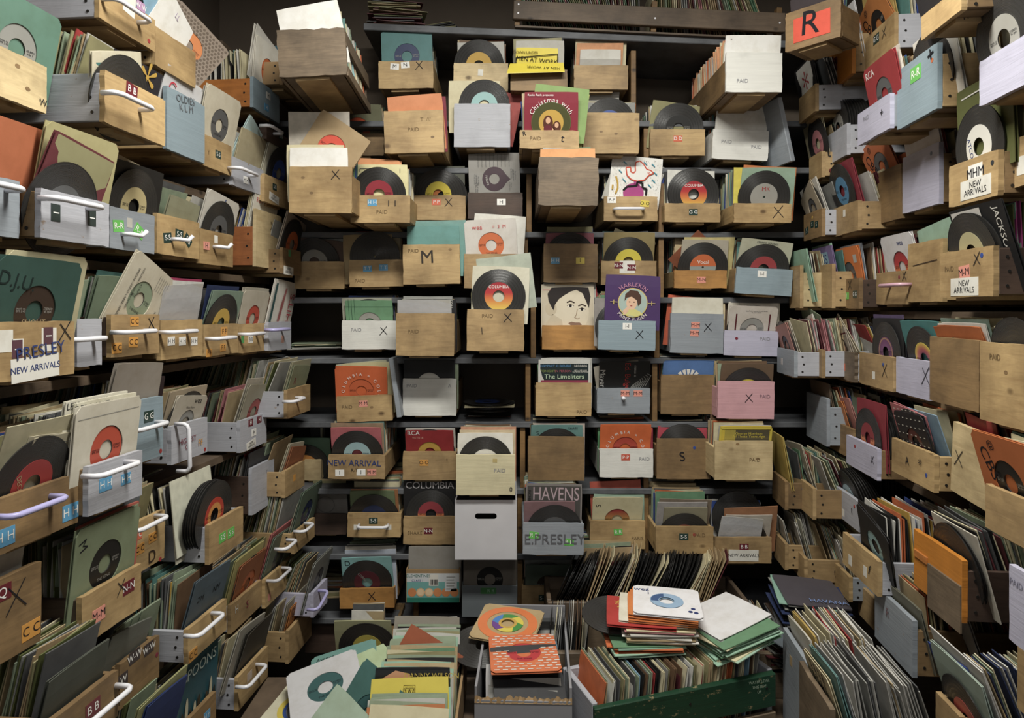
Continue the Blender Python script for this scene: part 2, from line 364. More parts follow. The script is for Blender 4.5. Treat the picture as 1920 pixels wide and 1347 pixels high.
def record_box(M, W, H, L, mat, desc, place, side=None, marks=(), items=(), fill=1.0, lean=5, near=0, nails=0, to=None, sh=None, pal=None, tops=None, name='record_box', bend=0, boxlabel=None, promo=0, slat=False):
    th = .011; side = side or mat; sh = sh or box_sizes(H)
    t = empty(name, M, boxlabel or f'{desc}, {place}', 'record box')
    obj('front_panel', plank_front(W, H, th, .0032 if mat == 'weathered' else .0011, int(abs(M[0][3] * 977 + M[2][3] * 7919)) + len(desc)), mat, t)
    for sx in (-1, 1):
        x = sx * (W / 2 - .0055)
        if slat:
            obj('side_slat', bx(x - .005, x + .005, th, L, H * .62, H * .95, .001), side, t); obj('side_slat', bx(x - .005, x + .005, th, L, .0, H * .22, .001), side, t)
        else: obj('side_panel', bx(x - .0048, x + .0048, th, L, .004, sh, .001), side, t)
        if nails and sx == near:
            for k in range(nails):
                z = sh * (.22 + .6 * k / max(1, nails - 1)); me = DISC_R.setdefault('nail', annulus(.0002, .0032, .0012, 10))
                obj('nail', me, 'nail_metal', t, Matrix.Translation((x + sx * .0052, .026 + .004 * (k % 2), z)) @ Matrix.Rotation(R(90), 4, 'Z'))
    if slat:
        for sx in (-.3, .3): obj('base_slat', bx(sx * W - .025, sx * W + .025, th, L, 0, .008, .001), 'weathered', t)
    else: obj('base_board', bx(-W/2 + .011, W/2 - .011, th, L - .011, .002, .009), 'brown', t)
    obj('back_panel', bx(-W/2 + .0105, W/2 - .0105, L - .010, L, .0, sh, .001), side, t)
    obj('runner', bx(-W * .28, W * .22, .012, L * .9, -.007, .0018), 'pine', t)
    def loc(px, py, y=0.0):
        if to is None: return px, py
        return to(px, py, y)
    dark = mat in ('brown', 'darkbrown', 'weathered', 'darkwood')
    for m_ in marks:
        k, s = m_[0], m_[1]; 
        y0 = -.035 if k in 'hv' else (-.02 if k in 'kH' else 0)
        u, v = loc(m_[2], m_[3], y0); col = m_[4] if len(m_) > 4 else None; a = m_[5] if len(m_) > 5 else 0; sz = m_[6] if len(m_) > 6 else None
        if k == 's':
            w_, h_ = (sz or .030), (sz or .030) * .72
            st = obj('letter_sticker', DISC_R.setdefault(('st', w_), bx(-w_/2, w_/2, -.0007, 0, -h_/2, h_/2)), 'gloss_print', t, Matrix.Translation((u, 0, v)) @ Matrix.Rotation(R(a), 4, 'Y'), col or 'bsticker', 'small coloured letter sticker')
            text(st, s, 0, 0, w_ * (.56 if len(s) < 4 else .30) * (1.15 if len(s) == 1 else 1), 'ink' if col in ('psticker', 'white2', 'asticker', 'ysticker') else 'white2', y=-.0011)
        elif k == 'x':
            z = sz or .016; ang = R(a); pts = []
            for p in (((-1, -.9), (.9, 1)), ((-.8, .8), (1, -.8))):
                stroke(t, [(u + z * (x * math.cos(ang) - y * math.sin(ang)) * .8, v + z * (x * math.sin(ang) + y * math.cos(ang))) for x, y in p], .0022, 'ink')
        elif k == 'p': text(t, s, u, v, sz or .02, col or 'ink', y=-.0019, rot=a, name='handwriting')
        elif k == 'f': text(t, s, u, v, sz or .017, col or ('77603f' if not mat.endswith('paint') else '8e8e94'), rot=a, name='faded_stamp')
        elif k == 'l':
            w_ = sz or .085; pl = obj('paper_label', bx(-w_/2, w_/2, -.0008, 0, -w_*.19, w_*.19) if '\n' not in s else bx(-w_/2, w_/2, -.0008, 0, -w_*.185, w_*.185), 'paper', t, Matrix.Translation((u, 0, v)) @ Matrix.Rotation(R(a), 4, 'Y'), 'white', 'white paper label with pen lettering')
            text(pl, s, 0, 0, w_ * .15 if '\n' not in s else w_ * .17, col or 'ink', y=-.0013, name='handwriting')
        elif k == 'w': w_ = sz or .018; obj('paper_scrap', bx(-w_/2, w_/2, -.0004, 0, -w_*.6, w_*.6), 'paper', t, Matrix.Translation((u, 0, v)) @ Matrix.Rotation(R(a), 4, 'Y'), col or 'white')
        elif k == 'z': u1, v1 = loc(*col); stroke(t, [(u, v), (u1, v1)], .0022, 'dbrown', name='crack')
        elif k == 'B':
            u1, v1 = loc(*col); obj('board_patch', bx(u, u1, -.004, .001, v, v1, .0006), s, t)
        elif k == 'R': u1, v1 = loc(*col); obj('pasted_paper', bx(u, u1, -.0012, .0, v, v1), 'paper', t, None, s, 'large coloured paper pasted on the front')
        elif k == 'd': obj('round_sticker', DISC_R.setdefault('dot', annulus(.0001, .0052, .0006, 16)), 'gloss_print', t, Matrix.Translation((u, -.0004, v)), col or 'red')
        elif k == 'o': obj('knot', DISC_R.setdefault('knot', annulus(.0001, .005, .0004, 14)), 'brown', t, Matrix.Translation((u, -.0001, v)) @ Matrix.Diagonal((1.2, 1, .8, 1)))
        elif k in 'hv':
            hw = (sz or .115) / 2; e = .035; r_ = .0052
            pts = [(-hw, 0, 0), (-hw, -e + .012, 0), (-hw + .004, -e + .004, 0), (-hw + .013, -e, 0), (hw - .013, -e, 0), (hw - .004, -e + .004, 0), (hw, -e + .012, 0), (hw, 0, 0)]
            me = DISC_R.setdefault(('hd', hw), tube(pts, r_, 10))
            obj('handle', me, col or 'handle_enamel', t, Matrix.Translation((u, 0, v)) @ Matrix.Rotation(R(a + (90 if k == 'v' else 0)), 4, 'Y'), None, 'enamelled bar handle')
        elif k == 'H': obj('hook_handle', tube([(-.02, 0, 0), (-.02, -.02, 0), (.018, -.022, 0), (.026, -.03, .012)], .005, 8), 'handle_enamel', t, Matrix.Translation((u, 0, v)) @ Matrix.Rotation(R(a), 4, 'Y'), None, 'white bent hook handle')
        elif k == 'k': obj('knob', tube([(0, 0, 0), (0, -.008, 0), (0, -.009, 0), (0, -.018, 0)], .0065, 12), 'handle_enamel', t, Matrix.Translation((u, 0, v)), None, 'round white knob')
    # ---- what stands in it, front to back
    yk = th + .006; topz = None; edge_top = H
    for n_, it in enumerate(items):
        kind, tpx = it[0], it[1]; o = it[-1] if isinstance(it[-1], dict) else {}
        ln = o.get('lean', lean); roll = o.get('roll', 0); s_ = o.get('s', SV); size = .1746 if kind == 'D' else s_
        px = o.get('px'); ty_ = yk
        u = max(-o.get('cl', .035), min(o.get('cl', .035), loc(px, tpx, ty_)[0])) if px is not None else random.uniform(-.003, .003)
        wy = (M @ Vector((u, ty_, H))).y; v = ZC - (tpx - HY) / F * wy - M.translation.z
        rext = size * (abs(math.cos(R(roll))) + abs(math.sin(R(roll)))) if kind != 'D' else size
        top = v
        room = top - .011
        if n_ == 0: pln = ln
        ln = min(ln, pln + 1.5)
        if rext * math.cos(R(ln)) > room:
            need = math.degrees(math.acos(max(.5, min(1, room / rext))))
            ln = min(need, 15) if n_ == 0 else min(need, pln + 1.5)
            if kind == 'S' and rext * math.cos(R(ln)) > room: f_ = max(.80, room / (rext * math.cos(R(ln)))); rext *= f_; size *= f_; s_ *= f_
        pln = ln
        yt = yk - (top - edge_top) * math.tan(R(ln)) if ln >= 0 else yk + top * math.tan(R(-ln))
        cz = top - rext / 2 * math.cos(R(ln)); cy = yt + rext / 2 * math.sin(R(ln))
        mx = M @ leaned(u, cy, cz, ln, roll)
        if kind == 'D':
            lab = it[2]; look = o.get('look', f'black record with {q(lab) if lab else "hidden"} label')
            disc(mx, lab, f'{look}, box {place}', o.get('group'), o.get('small', False), o.get('tx')); yk += .0065
            topz = top
        elif kind == 'S':
            col, look, hole = it[2], it[3], it[4]
            if n_ >= 2 and not o.get('keep') and not o.get('art') and not o.get('tx') and not hole and not o.get('plastic'):
                STUFF.append((mx, s_, s_, col)); yk += .007; topz = top; continue
            sleeve(mx, col, f'{look}, box {place}', hole, o.get('group'), s_, o.get('art'), o.get('tx', ()), o.get('curl', 1 if hole is None else 0), o.get('plastic', False), o.get('mat', 'paper'), place); yk += .010
            topz = top
    if topz is None: topz = .185
    # ---- sleeves filed behind, seen edge on
    end = yk + (L - .016 - abs(math.sin(R(lean))) * .18 * 1.2 - yk) * min(1, fill); fw = min(.172, W - .027); ft = tops if tops is not None else .186; pl_ = pal or PAL; k = 0; bias = random.uniform(-4, 4)
    y = yk + .003
    while y < end and fill > 0:
        ln = lean + bias * .4 + random.uniform(-2.2, 2.2) + (5 * math.sin(y * 19 + bias)); h_ = SV * random.uniform(.955, 1.0)
        drop = random.random(); cz = .011 + h_ / 2 * math.cos(R(ln)) + (random.uniform(0, .012) if drop < .3 else 0) + max(0, ft - .186)
        mx = M @ leaned(random.uniform(-.004, .004) * (W > .19), y + h_ / 2 * math.sin(R(abs(ln))) * .9, cz, ln, random.gauss(0, 1.9)) @ Matrix.Rotation(R(random.gauss(0, 1.2)), 4, 'Z')
        col = random.choice(pl_)
        if k < promo:
            tt = empty('record_sleeve', mx @ Matrix.Translation((0, 0, -SV / 2)), f'thin record sleeve filed behind the front ones, box {place}', 'record sleeve', f'sleeves filed box {place}')
            obj('cover', EDGE_CARD[k % 3], 'paper', tt, Matrix.Translation((0, 0, SV / 2)), col)
        else: STUFF.append((mx, fw, h_, col))
        k += 1; y += random.uniform(.0034, .0068) if random.random() > .06 else random.uniform(.011, .02)
    return t
# ---------------------------------------------------------------- pixel boxes on the three walls
class Plane:
    """turns a photo pixel into (across, up) on a plane of the box"""
    def __init__(s, M, cx): s.M = M; s.cx = cx; s.inv = M.inverted(); s.o = s.inv @ Vector((0, 0, ZC))
    def __call__(s, px, py, y=0.0):
        d = s.inv.to_3x3() @ ray(px, py); k = (y - s.o.y) / d.y; p = s.o + d * k; return p.x, p.z
SHELFZ = {}
BOXN = {}
def place_name(wall, row, top):
    k = BOXN[(wall, row)] = BOXN.get((wall, row), 0) + 1
    if wall == 'B': return f'{ORD[k]} from left, {ORD[row] if row > 1 else "top"} back shelf'
    return f'{ORD[k]} from front, {ORD[row]} {"left" if wall == "L" else "right"} shelf'
def B(row, x0, y0, x1, y1, mat, desc, items=(), marks=(), Y=None, roll=0, L=.33, yaw=0, **kw):
    w_ = .2; Y = Y or min(2.40, max(1.9, F * .192 / (x1 - x0)))
    W = (x1 - x0) / F * Y; H = (y1 - y0) / F * Y; p = P((x0 + x1) / 2, y1, Y)
    M = Matrix.Translation(p) @ Matrix.Rotation(R(yaw), 4, 'Z') @ Matrix.Rotation(R(roll), 4, 'Y')
    L = min(L, 2.78 - Y) if 'keepL' not in kw else L
    kw.pop('keepL', None)
    SHELFZ.setdefault(('B', row), []).append(p.z - .008)
    return record_box(M, W, H, L, mat, desc, place_name('B', row, 0), items=items, marks=marks, to=Plane(M, (x0 + x1) / 2), lean=kw.pop('lean', 3), **kw)
LAST = {}
def side(wall, row, xa, ta, ba, xb, mat, desc, items=(), marks=(), c=None, roll=0, L=.34, pitch=0, **kw):
    """xa, ta, ba: the near upright edge of the front (x, top, bottom); xb: its far edge"""
    da, db = abs(xa - VX), abs(xb - VX)
    if c is None or c * F / db > 2.40:
        c0_ = c
        c = .195 / (F * (1 / db - 1 / da)); lo, hi = (.88, 1.0) if wall == 'L' else (.76, .90); c = max(lo, min(hi, c))
        pv = LAST.get((wall, row))
        if pv and F * c / da < pv + .003: c = (pv + .003) * da / F
        if c0_ and F * c0_ / db < 2.40: c = c0_
        if F * c / db > 2.40: c = 2.40 * db / F
        if c0_ and c0_ < c: c = c0_
    Ya, Yb = F * c / da, F * c / db; LAST[(wall, row)] = Yb
    k = (VX - CX) / F; sg = -1 if wall == 'L' else 1
    A = Vector((sg * c + k * Ya, Ya, 0)); Bp = Vector((sg * c + k * Yb, Yb, 0)); zt = ZC - (ta - HY) / F * Ya; zb = ZC - (ba - HY) / F * Ya
    W = (Bp - A).length; mid = (A + Bp) / 2; th = math.atan2((Bp - A).y, (Bp - A).x) + (math.pi if wall == 'R' else 0)
    M = Matrix.Translation((mid.x, mid.y, zb)) @ Matrix.Rotation(th, 4, 'Z') @ Matrix.Rotation(R(roll), 4, 'Y') @ Matrix.Rotation(R(pitch), 4, 'X')
    if kw.pop('shelf', True): SHELFZ.setdefault((wall, row), []).append(zb - .008)
    cx = VX + sg * F * c / ((Ya + Yb) / 2)
    return record_box(M, W, zt - zb, L, mat, desc, place_name(wall, row, 0), items=items, marks=marks, to=Plane(M, cx), lean=kw.pop('lean', 11), near=-1 if wall == 'L' else 1, nails=kw.pop('nails', 3), **kw)
QUEUE = []
def Lf(*a, **k): QUEUE.append((('L',) + a, k))
def Rt(*a, **k): QUEUE.append((('R',) + a, k))
def build_sides():
    for a, k in sorted(QUEUE, key=lambda q: (q[0][0], q[0][1], -abs(q[0][2] - VX))): side(*a, **k)

# ---------------------------------------------------------------- printed covers
ART = {}
def art(f): ART[f.__name__] = f; return f
def blob(t, pts, col, y=-.0018, name='printed_shape'): return shape(t, pts, col, y, name)
@art
def christmas(t, s):
    c = s / 2; y = -.0046
    ringshape(t, 0, c - .008, .040, .064, 'olive', y, 'printed_wreath'); ringshape(t, 0, c - .008, .0402, .062, '4a4a22', y - .0002, 'printed_wreath'); blob(t, ell(0, c - .008, .0405, .0405), 'gold', y)
    arctext(t, 'Christmas with', 0, c - .008, .070, 152, 9.6, .021, 'white2', y - .0004)
    text(t, 'Radio Rack presents', -.035, s - .010, .010, 'white2', y)
    for u, v, k in ((-.010, .010, 1.0), (.018, -.004, .85), (.002, -.020, .8)):
        blob(t, ell(u, c + v - .02, .016 * k, .024 * k), '5a2e1e', y - .0002, 'printed_hair'); blob(t, ell(u, c + v - .012, .0075 * k, .010 * k), 'd8a884', y - .0004, 'printed_face'); blob(t, ell(u, c + v - .038, .014 * k, .012 * k), '6a2430', y - .0005, 'printed_shirt')
@art
def dove(t, s):
    c = s / 2; y = -.0036; rnd = random.Random(3)
    vs, fs = [], []
    for _ in range(420):
        a, b_ = rnd.uniform(-.082, .082), rnd.uniform(.008, .170); k = len(vs); vs += [(a, y, b_), (a + .0013, y, b_), (a + .0013, y, b_ + .0013), (a, y, b_ + .0013)]; fs.append((k, k + 1, k + 2, k + 3))
    obj('printed_speckle', mesh('speckle', vs, fs), 'ink', t, None, 'grey')
    body = [(-.038, .145), (-.022, .148), (-.020, .132), (-.010, .128), (-.004, .136), (-.006, .150), (-.006, .166), (.008, .172), (.022, .162), (.034, .146), (.050, .142), (.060, .134), (.044, .126), (.030, .108), (.006, .102), (-.016, .106), (-.032, .120)]
    body = [(u, v - .008) for u, v in body]
    blob(t, body, 'white2', y - .0003); stroke(t, body + body[:1], .0042, 'd04a30', y - .0006, 'printed_outline'); ringshape(t, .042, .126, .0016, .0036, 'd04a30', y - .0006)
    for u, v in ((-.048, .158), (-.062, .128), (.022, .162), (.050, .158), (.056, .104), (-.046, .098), (.044, .086), (.060, .130)): stroke(t, [(u, v), (u + .012, v - .010)], .0032, '3a90a8', y - .0006)
    stroke(t, [(-.070, .105), (-.062, .085), (-.060, .065), (-.066, .045)], .006, 'gold', y - .0005); stroke(t, [(-.078, .075), (-.078, .058)], .006, 'gold', y - .0005)
    blob(t, ell(-.004, .052, .036, .034, 24), 'magenta', y - .0004); blob(t, rect(-.006, .014, .075, .092), 'magenta', y - .0004)
    stroke(t, [(-.040, .058), (-.028, .072), (-.004, .076), (.006, .078), (.006, .092), (.024, .090), (.026, .072), (.040, .070), (.040, .048)], .0075, 'black', y - .0008)
@art
def face(t, s):
    y = -.0046
    blob(t, rect(-.088, .088, .004, .174), 'c9bda6', y + .0002, 'printed_ground')
    sk = 'd8ccb4'; blob(t, ell(.012, .088, .062, .082), sk, y, 'printed_face'); blob(t, ell(-.058, .098, .020, .024), 'c4b59a', y - .0001, 'printed_ear'); blob(t, [(-.080, .004), (-.074, .050), (-.052, .080), (-.020, .060), (-.010, .004)], 'c6b89e', y - .0001, 'printed_neck')
    blob(t, [(-.066, .124), (-.070, .150), (-.056, .172), (.020, .175), (.072, .172), (.080, .140), (.074, .100), (.066, .120), (.052, .152), (.030, .164), (.010, .158), (-.010, .146), (-.030, .132), (-.044, .112), (-.048, .092), (-.056, .104)], '2c2422', y - .0003, 'printed_hair')
    for u, v in ((.010, .108), (.050, .096)):
        blob(t, ell(u, v, .011, .005), 'e8e0d0', y - .0003, 'printed_eye'); blob(t, ell(u, v, .0048, .0048), '231c1a', y - .0005, 'printed_eye'); stroke(t, [(u - .013, v + .012), (u, v + .017), (u + .014, v + .011)], .0045, '3a2c26', y - .0004, 'printed_brow'); stroke(t, [(u - .012, v + .001), (u, v + .006), (u + .012, v)], .0018, '3a2c26', y - .0006, 'printed_lid')
    stroke(t, [(.034, .098), (.030, .076), (.024, .068), (.034, .063), (.042, .066)], .0026, 'a08a70', y - .0004, 'printed_nose'); blob(t, [(.002, .048), (.014, .053), (.026, .050), (.042, .050), (.050, .043), (.030, .036), (.012, .040)], '8a6a58', y - .0004, 'printed_mouth')
    text(t, 'SINGLE', -.072, .164, .008, 'd88a8a', y - .0004)
@art
def harlekin(t, s):
    y = -.0046
    blob(t, ell(0, .092, .050, .050), 'c8b05a', y, 'printed_oval'); blob(t, ell(0, .092, .047, .047), '9cb0a8', y - .0002, 'printed_oval')
    arctext(t, 'HARLEKIN', 0, .088, .066, 128, 11, .020, 'b87a9a', y - .0003); arctext(t, 'PRINZ EUGEN', 0, .094, .060, 222, -9.2, .016, 'd8ccc8', y - .0003, flip=True)
    text(t, 'SIW MALMKVIST', 0, .016, .017, 'b8963a', y - .0003)
    blob(t, [(-.034, .050), (-.022, .070), (.006, .072), (.026, .062), (.036, .052), (.010, .046)], 'c8c070', y - .0004, 'printed_shirt')
    blob(t, ell(-.004, .090, .018, .022), 'd8ae90', y - .0005, 'printed_face'); blob(t, [(-.028, .096), (-.026, .120), (-.010, .134), (.016, .132), (.028, .114), (.028, .092), (.018, .080), (.014, .100), (-.004, .112), (-.020, .108)], '4c2e20', y - .0006, 'printed_hair')
    blob(t, ell(-.011, .094, .003, .0018), '2c2420', y - .0007, 'printed_eye'); blob(t, ell(.004, .094, .003, .0018), '2c2420', y - .0007, 'printed_eye'); blob(t, ell(-.005, .081, .004, .0018), '9a3a3a', y - .0007, 'printed_mouth')
    blob(t, [(-.034, .062), (-.020, .076), (-.010, .078), (-.014, .062), (-.026, .050)], 'd8ae90', y - .0007, 'printed_hand')
    for u in (-.064, .064): stroke(t, [(u - .012, .092), (u + .012, .092)], .0022, 'c8b05a', y); stroke(t, [(u, .084), (u, .100)], .0022, 'c8b05a', y)
@art
def limeliters(t, s):
    y = -.0016
    blob(t, rect(-.083, .083, .012, .165), '1c2a2c', y); text(t, 'COMPACT 33 DOUBLE', -.030, .157, .0105, '4a8ac0', y - .0003); text(t, 'RECORDS', .056, .157, .010, 'white', y - .0003)
    text(t, 'TONIGHT:', -.056, .139, .0115, '7a8a3a', y - .0003); text(t, 'IN PERSON', -.004, .139, .0115, 'a04a5a', y - .0003); text(t, 'HEY LI LEE LI LEE\nRUMANIA RUMANIA', .056, .139, .006, 'white', y - .0003)
    text(t, 'The Limeliters', 0, .120, .021, 'b8d0b0', y - .0003, sx=1.12); blob(t, rect(-.083, .083, .012, .108), '8a2c4a', y - .0002)
@art
def wagner(t, s):
    y = -.0036
    blob(t, rect(-.088, .088, .002, .176), '161616', y); text(t, 'Mayering', -.076, .100, .026, 'b8b8b4', y - .0003, rot=-90); text(t, 'Ed. Bulgens', .010, .110, .027, 'a82a2a', y - .0003, rot=-90); text(t, 'STEREO 45', .036, .140, .009, 'b8b8b4', y - .0003, rot=-90)
    for k in range(9): stroke(t, [(.000 + .009 * k, .060 + .003 * k), (.020 + .009 * k, .075 + .006 * k), (.030 + .006 * k, .090 + .005 * k)], .0022, '8a8a86', y - .0003)
@art
def menatwork(t, s):
    y = -.0046
    text(t, 'DOWN UNDER', -.038, s - .016, .012, '5a4a1a', y); text(t, 'MEN AT WORK', 0, s - .040, .020, '1c1b14', y, rot=-5); r_ = rect(-.070, .070, s - .054, s - .026); stroke(t, [(u, v + u * .10) for u, v in r_ + r_[:1]], .003, '1c1b14', y)
    h_ = .090; vs = [(-h_, -.006, s - .052), (h_, -.006, s - .046), (h_ + .002, -.050, s - .078), (-h_ - .010, -.056, s - .086)]; vs += [(a, b_ - .0006, c - .0014) for a, b_, c in vs]
    obj('open_flap', mesh('flap', vs, [(0, 1, 2, 3), (7, 6, 5, 4), (0, 1, 5, 4), (1, 2, 6, 5), (2, 3, 7, 6), (3, 0, 4, 7)]), 'gloss_print', t, None, 'e0cc18', 'yellow flap hanging open')
    fm = Matrix.Translation((.022, -.0335, s - .0645)) @ Matrix.Rotation(R(38), 4, 'X') @ Matrix.Rotation(R(-3), 4, 'Z') @ Matrix.Rotation(R(180), 4, 'Z') @ Matrix.Diagonal((.016, .018, 1, 1)); obj('lettering', textmesh('MEN AT WORK'), 'ink', t, fm, '1c1b14')
@art
def georgeh(t, s):
    y = -.0016
    r_ = rect(-.084, .084, .006, s - .006); stroke(t, r_ + r_[:1], .006, 'yellow', y - .0004); blob(t, rect(-.070, -.034, .02, s - .012), 'b0a03a', y); blob(t, rect(-.034, .078, .02, s - .012), '5a5440', y)
    text(t, 'George Harrison\nAll Those Years Ago', .010, s - .030, .013, 'yellow', y - .0004)
@art
def havens(t, s):
    y = -.0036
    blob(t, rect(-.084, .084, .01, .172), '4a4846', y); text(t, 'HAVENS', .008, .150, .042, 'b09aa2', y - .0004, sx=.95) if False else obj('lettering', textmesh('HAVENS'), 'ink', t, Matrix.Translation((.006, y - .0004, .145)) @ FACE @ Matrix.Diagonal((.040, .060, 1, 1)), 'b09aa2')
    text(t, 'RICHIE', -.078, .140, .012, 'black', y - .0005, rot=-90)
@art
def philips(t, s):
    y = -.0016; c = s / 2
    for k in range(9): text(t, 'the new record shop sound', -.055 + .0135 * k, s - .022, .0045, 'dgrey', y, rot=-90)
    for k, (u, v) in enumerate(((-.066, c), (-.058, c - .006), (.062, c + .016), (.070, c + .010), (.056, c - .03), (-.062, c - .03))): text(t, 'list of titles\nin this series', u, v, .007, 'dgrey', y, rot=-90)
    ringshape(t, 0, c, .018, .042, '3e2430', y - .0002); blob(t, [(.034, c + .022), (.056, c - .002), (.036, c - .018)], '3e2430', y - .0002); text(t, 'PHILIPS', -.026, c - .004, .011, 'lgrey', y - .0005, rot=-80)
@art
def goldlabel(t, s):
    y = -.0022
    text(t, 'GOLDEN TREASURE SERIES', -.040, .108, .0085, 'ink', y, rot=-90); text(t, '45 RPM', -.024, .108, .010, 'ink', y, rot=-90); text(t, 'SPECIAL GOLD LABEL SERIES', -.056, .090, .0095, 'ink', y, rot=-90)
    for k in range(6): text(t, 'titles one to nine', .030 + .009 * k, .150, .0055, 'dgrey', y, rot=-90)
    for k in range(9): text(t, 'list of hits', -.05 + .013 * k, .020, .005, 'dgrey', y, rot=-90)
    text(t, 'SIX - 45 RPM', .074, .07, .008, 'ink', y, rot=-90)
@art
def dashes(t, s):
    for i in range(8):
        for j in range(7): shape(t, rect(-.076 + .022 * j + .009 * (i % 2), -.068 + .022 * j + .009 * (i % 2), .014 + .021 * i, .0165 + .021 * i), 'white', -.0016, 'printed_dash')
@art
def beehive(t, s):
    vs, fs = [], []
    for i in range(17):
        for j in range(16):
            u, v = -.082 + .011 * j + .0055 * (i % 2), .006 + .0104 * i
            if math.hypot(u, v - s / 2) < .046 or u > .083: continue
            k = len(vs); vs += [(a, -.0016, b_) for a, b_ in ell(u, v, .0041, .0041, 6)]; fs.append(tuple(range(k, k + 6)))
    obj('printed_honeycomb', mesh('honeycomb', vs, fs), 'ink', t, None, '6a5c50')
@art
def crown(t, s):
    for i in range(14):
        for j in range(8):
            if math.hypot(-.074 + .021 * j, .012 + .012 * i - s / 2) > .05: shape(t, rect(-.080 + .021 * j + .008 * (i % 2), -.067 + .021 * j + .008 * (i % 2), .010 + .012 * i, .0135 + .012 * i), 'white', -.0016, 'printed_dash')
@art
def orangering(t, s):
    c = s / 2; y = -.0018
    ringshape(t, 0, c, .058, .084, 'd8702e', y)
    for k, cl in enumerate(('yellow', '3a8a3a', '3a7ac0', '6a3a8a', 'yellow', '3a8a3a')): shape(t, [(.0445 * math.cos(R(60 * k + a)), c + .0445 * math.sin(R(60 * k + a))) for a in range(0, 61, 10)] + [(.026 * math.cos(R(60 * k + a)), c + .026 * math.sin(R(60 * k + a))) for a in range(80, 19, -10)], cl, y - .0006, 'printed_swirl')
    ringshape(t, 0, c, .018, .027, 'gold', y - .0004)
@art
def spoons(t, s):
    text(t, 'SPOONS', .0, s - .026, .038, 'b8c8c0', -.0042, sx=1.05)
    for k in range(9): shape(t, ell(-.07 + .018 * k, .05 + .02 * math.sin(k * 2.1), .007, .03 + .012 * math.sin(k), 12), 'c8c4a8' if k % 2 else '1c2420', -.0042 - .0002 * k, 'printed_spoon')
@art
def hits(t, s):
    text(t, 'HITS', .058, .10, .052, 'a02a3a', -.0042, rot=90); shape(t, [(-.030, .02), (-.016, .02), (-.004, .11), (.002, .165), (-.008, .168), (-.022, .11)], 'a05a5a', -.0042, 'printed_figure'); shape(t, rect(-.088, -.074, .0, .176), 'dteal', -.004, 'printed_band')
@art
def whitebird(t, s):
    for k in range(5):
        a = 50 + 20 * k; shape(t, [(.012 * math.cos(R(a)), .100 + .012 * math.sin(R(a))), (.050 * math.cos(R(a - 8)), .100 + .050 * math.sin(R(a - 8))), (.050 * math.cos(R(a + 7)), .100 + .050 * math.sin(R(a + 7)))], 'white2', -.0018, 'printed_petal')
@art
def redlines(t, s):
    for u in (-.058, .058): stroke(t, [(u, .01), (u, .140)], .005, 'maroon', -.0016, 'printed_line')
    text(t, 'list of the records in this series\nat your dealer', .010, .148, .006, 'dgrey', -.0016)
@art
def ovals(t, s):
    stroke(t, [(-.085, .128), (.085, .128)], .005, 'maroon', -.0044, 'printed_line'); text(t, 'GOLDEN SOUND', 0, .146, .018, 'dgrey', -.0044)
    for u in (-.036, .036): shape(t, ell(u, .078, .022, .036), '3c2c2c', -.0044, 'printed_oval'); shape(t, ell(u, .082, .010, .016), 'b88a78', -.0048, 'printed_face')
@art
def clementines(t, s): pass
@art
def danny(t, s):
    y = -.0046
    shape(t, rect(-.088, .088, .004, .174), '17191c', y, 'printed_ground'); shape(t, [(-.088, .10), (-.080, .150), (-.040, .172), (-.006, .165), (.002, .120), (-.012, .06), (-.088, .06)], 'c08a62', y - .0002, 'printed_face')
    text(t, 'DANNY WILSON', .046, .160, .017, 'b8a038', y - .0004); text(t, 'and the secret song', .046, .144, .009, 'a8a8a0', y - .0004); shape(t, ell(-.048, .146, .010, .004), '2c1c16', y - .0005, 'printed_eye')
@art
def wbox(t, s):
    y = -.0046; r_ = rect(-.013, .013, s - .046, s - .016); stroke(t, r_ + r_[:1], .0014, '5a4a10', y); text(t, 'W', 0, s - .032, .022, '5a4a10', y); text(t, 'RECORD', 0, s - .020, .005, '5a4a10', y)
@art
def weapic(t, s):
    c = s / 2; y = -.0018
    ringshape(t, 0, c, .020, .044, '8fb0d0', y - .0003); shape(t, [(.042 * math.cos(R(a)), c + .042 * math.sin(R(a))) for a in range(100, 200, 10)] + [(.022 * math.cos(R(a)), c + .022 * math.sin(R(a))) for a in range(200, 100, -10)], '3a5a8a', y - .0005)
    text(t, 'wea', -.066, .150, .026, 'binkt', y); text(t, 'Music from WEA', -.048, .142, .006, 'binkt', y, rot=-90)
    for u, v in ((.066, .052), (.058, .034), (.072, .030)): shape(t, ell(u, v, .006, .006, 10), 'binkt', y)

# ---------------------------------------------------------------- back wall, top shelf downwards
NA = 'NEW\nARRIVALS'
CT = lambda a0, st: ('arc', 'COLUMBIA = COLUMBIA', .062, a0, st, .015, 'white2')
B(1, 515, 100, 600, 186, 'cardboard', 'brown cardboard carton holding a blue sleeve', [('S', 86, '2f6a80', 'blue sleeve with yellow lettering', None, {'px': 540, 'tx': (('45', -.03, .06, .04, 'gold', 20),)})], Y=2.45, fill=0)
B(1, 524, 53, 652, 143, 'weathered', 'splintered weathered plank box jutting out over the corner', [('S', 4, 'white2', 'white sleeve with small red print', None, {'px': 583, 'roll': -7, 'tx': (('RB', .04, -.02, .03, 'd05050'), ('HI', -.02, -.03, .012, 'd05050'), ('ring', .0, -.03, .036, .038, 'lgrey'))})],
  Y=1.98, roll=-4, yaw=2, slat=True, lean=8, L=.40, pal=['cream', 'teal', 'cyan', 'sage', 'cream', 'lgrey', 'orange'])
B(1, 710, 114, 813, 166, 'pine', 'pine box lettered M N in blue', [('S', 58, '4f7f80', 'plain teal sleeve with punched centre', 'navy', {})], [('s', 'M', 740, 125, 'white2', 5), ('s', 'N', 760, 122, 'white2', -5), ('x', '', 786, 123)], roll=-1)
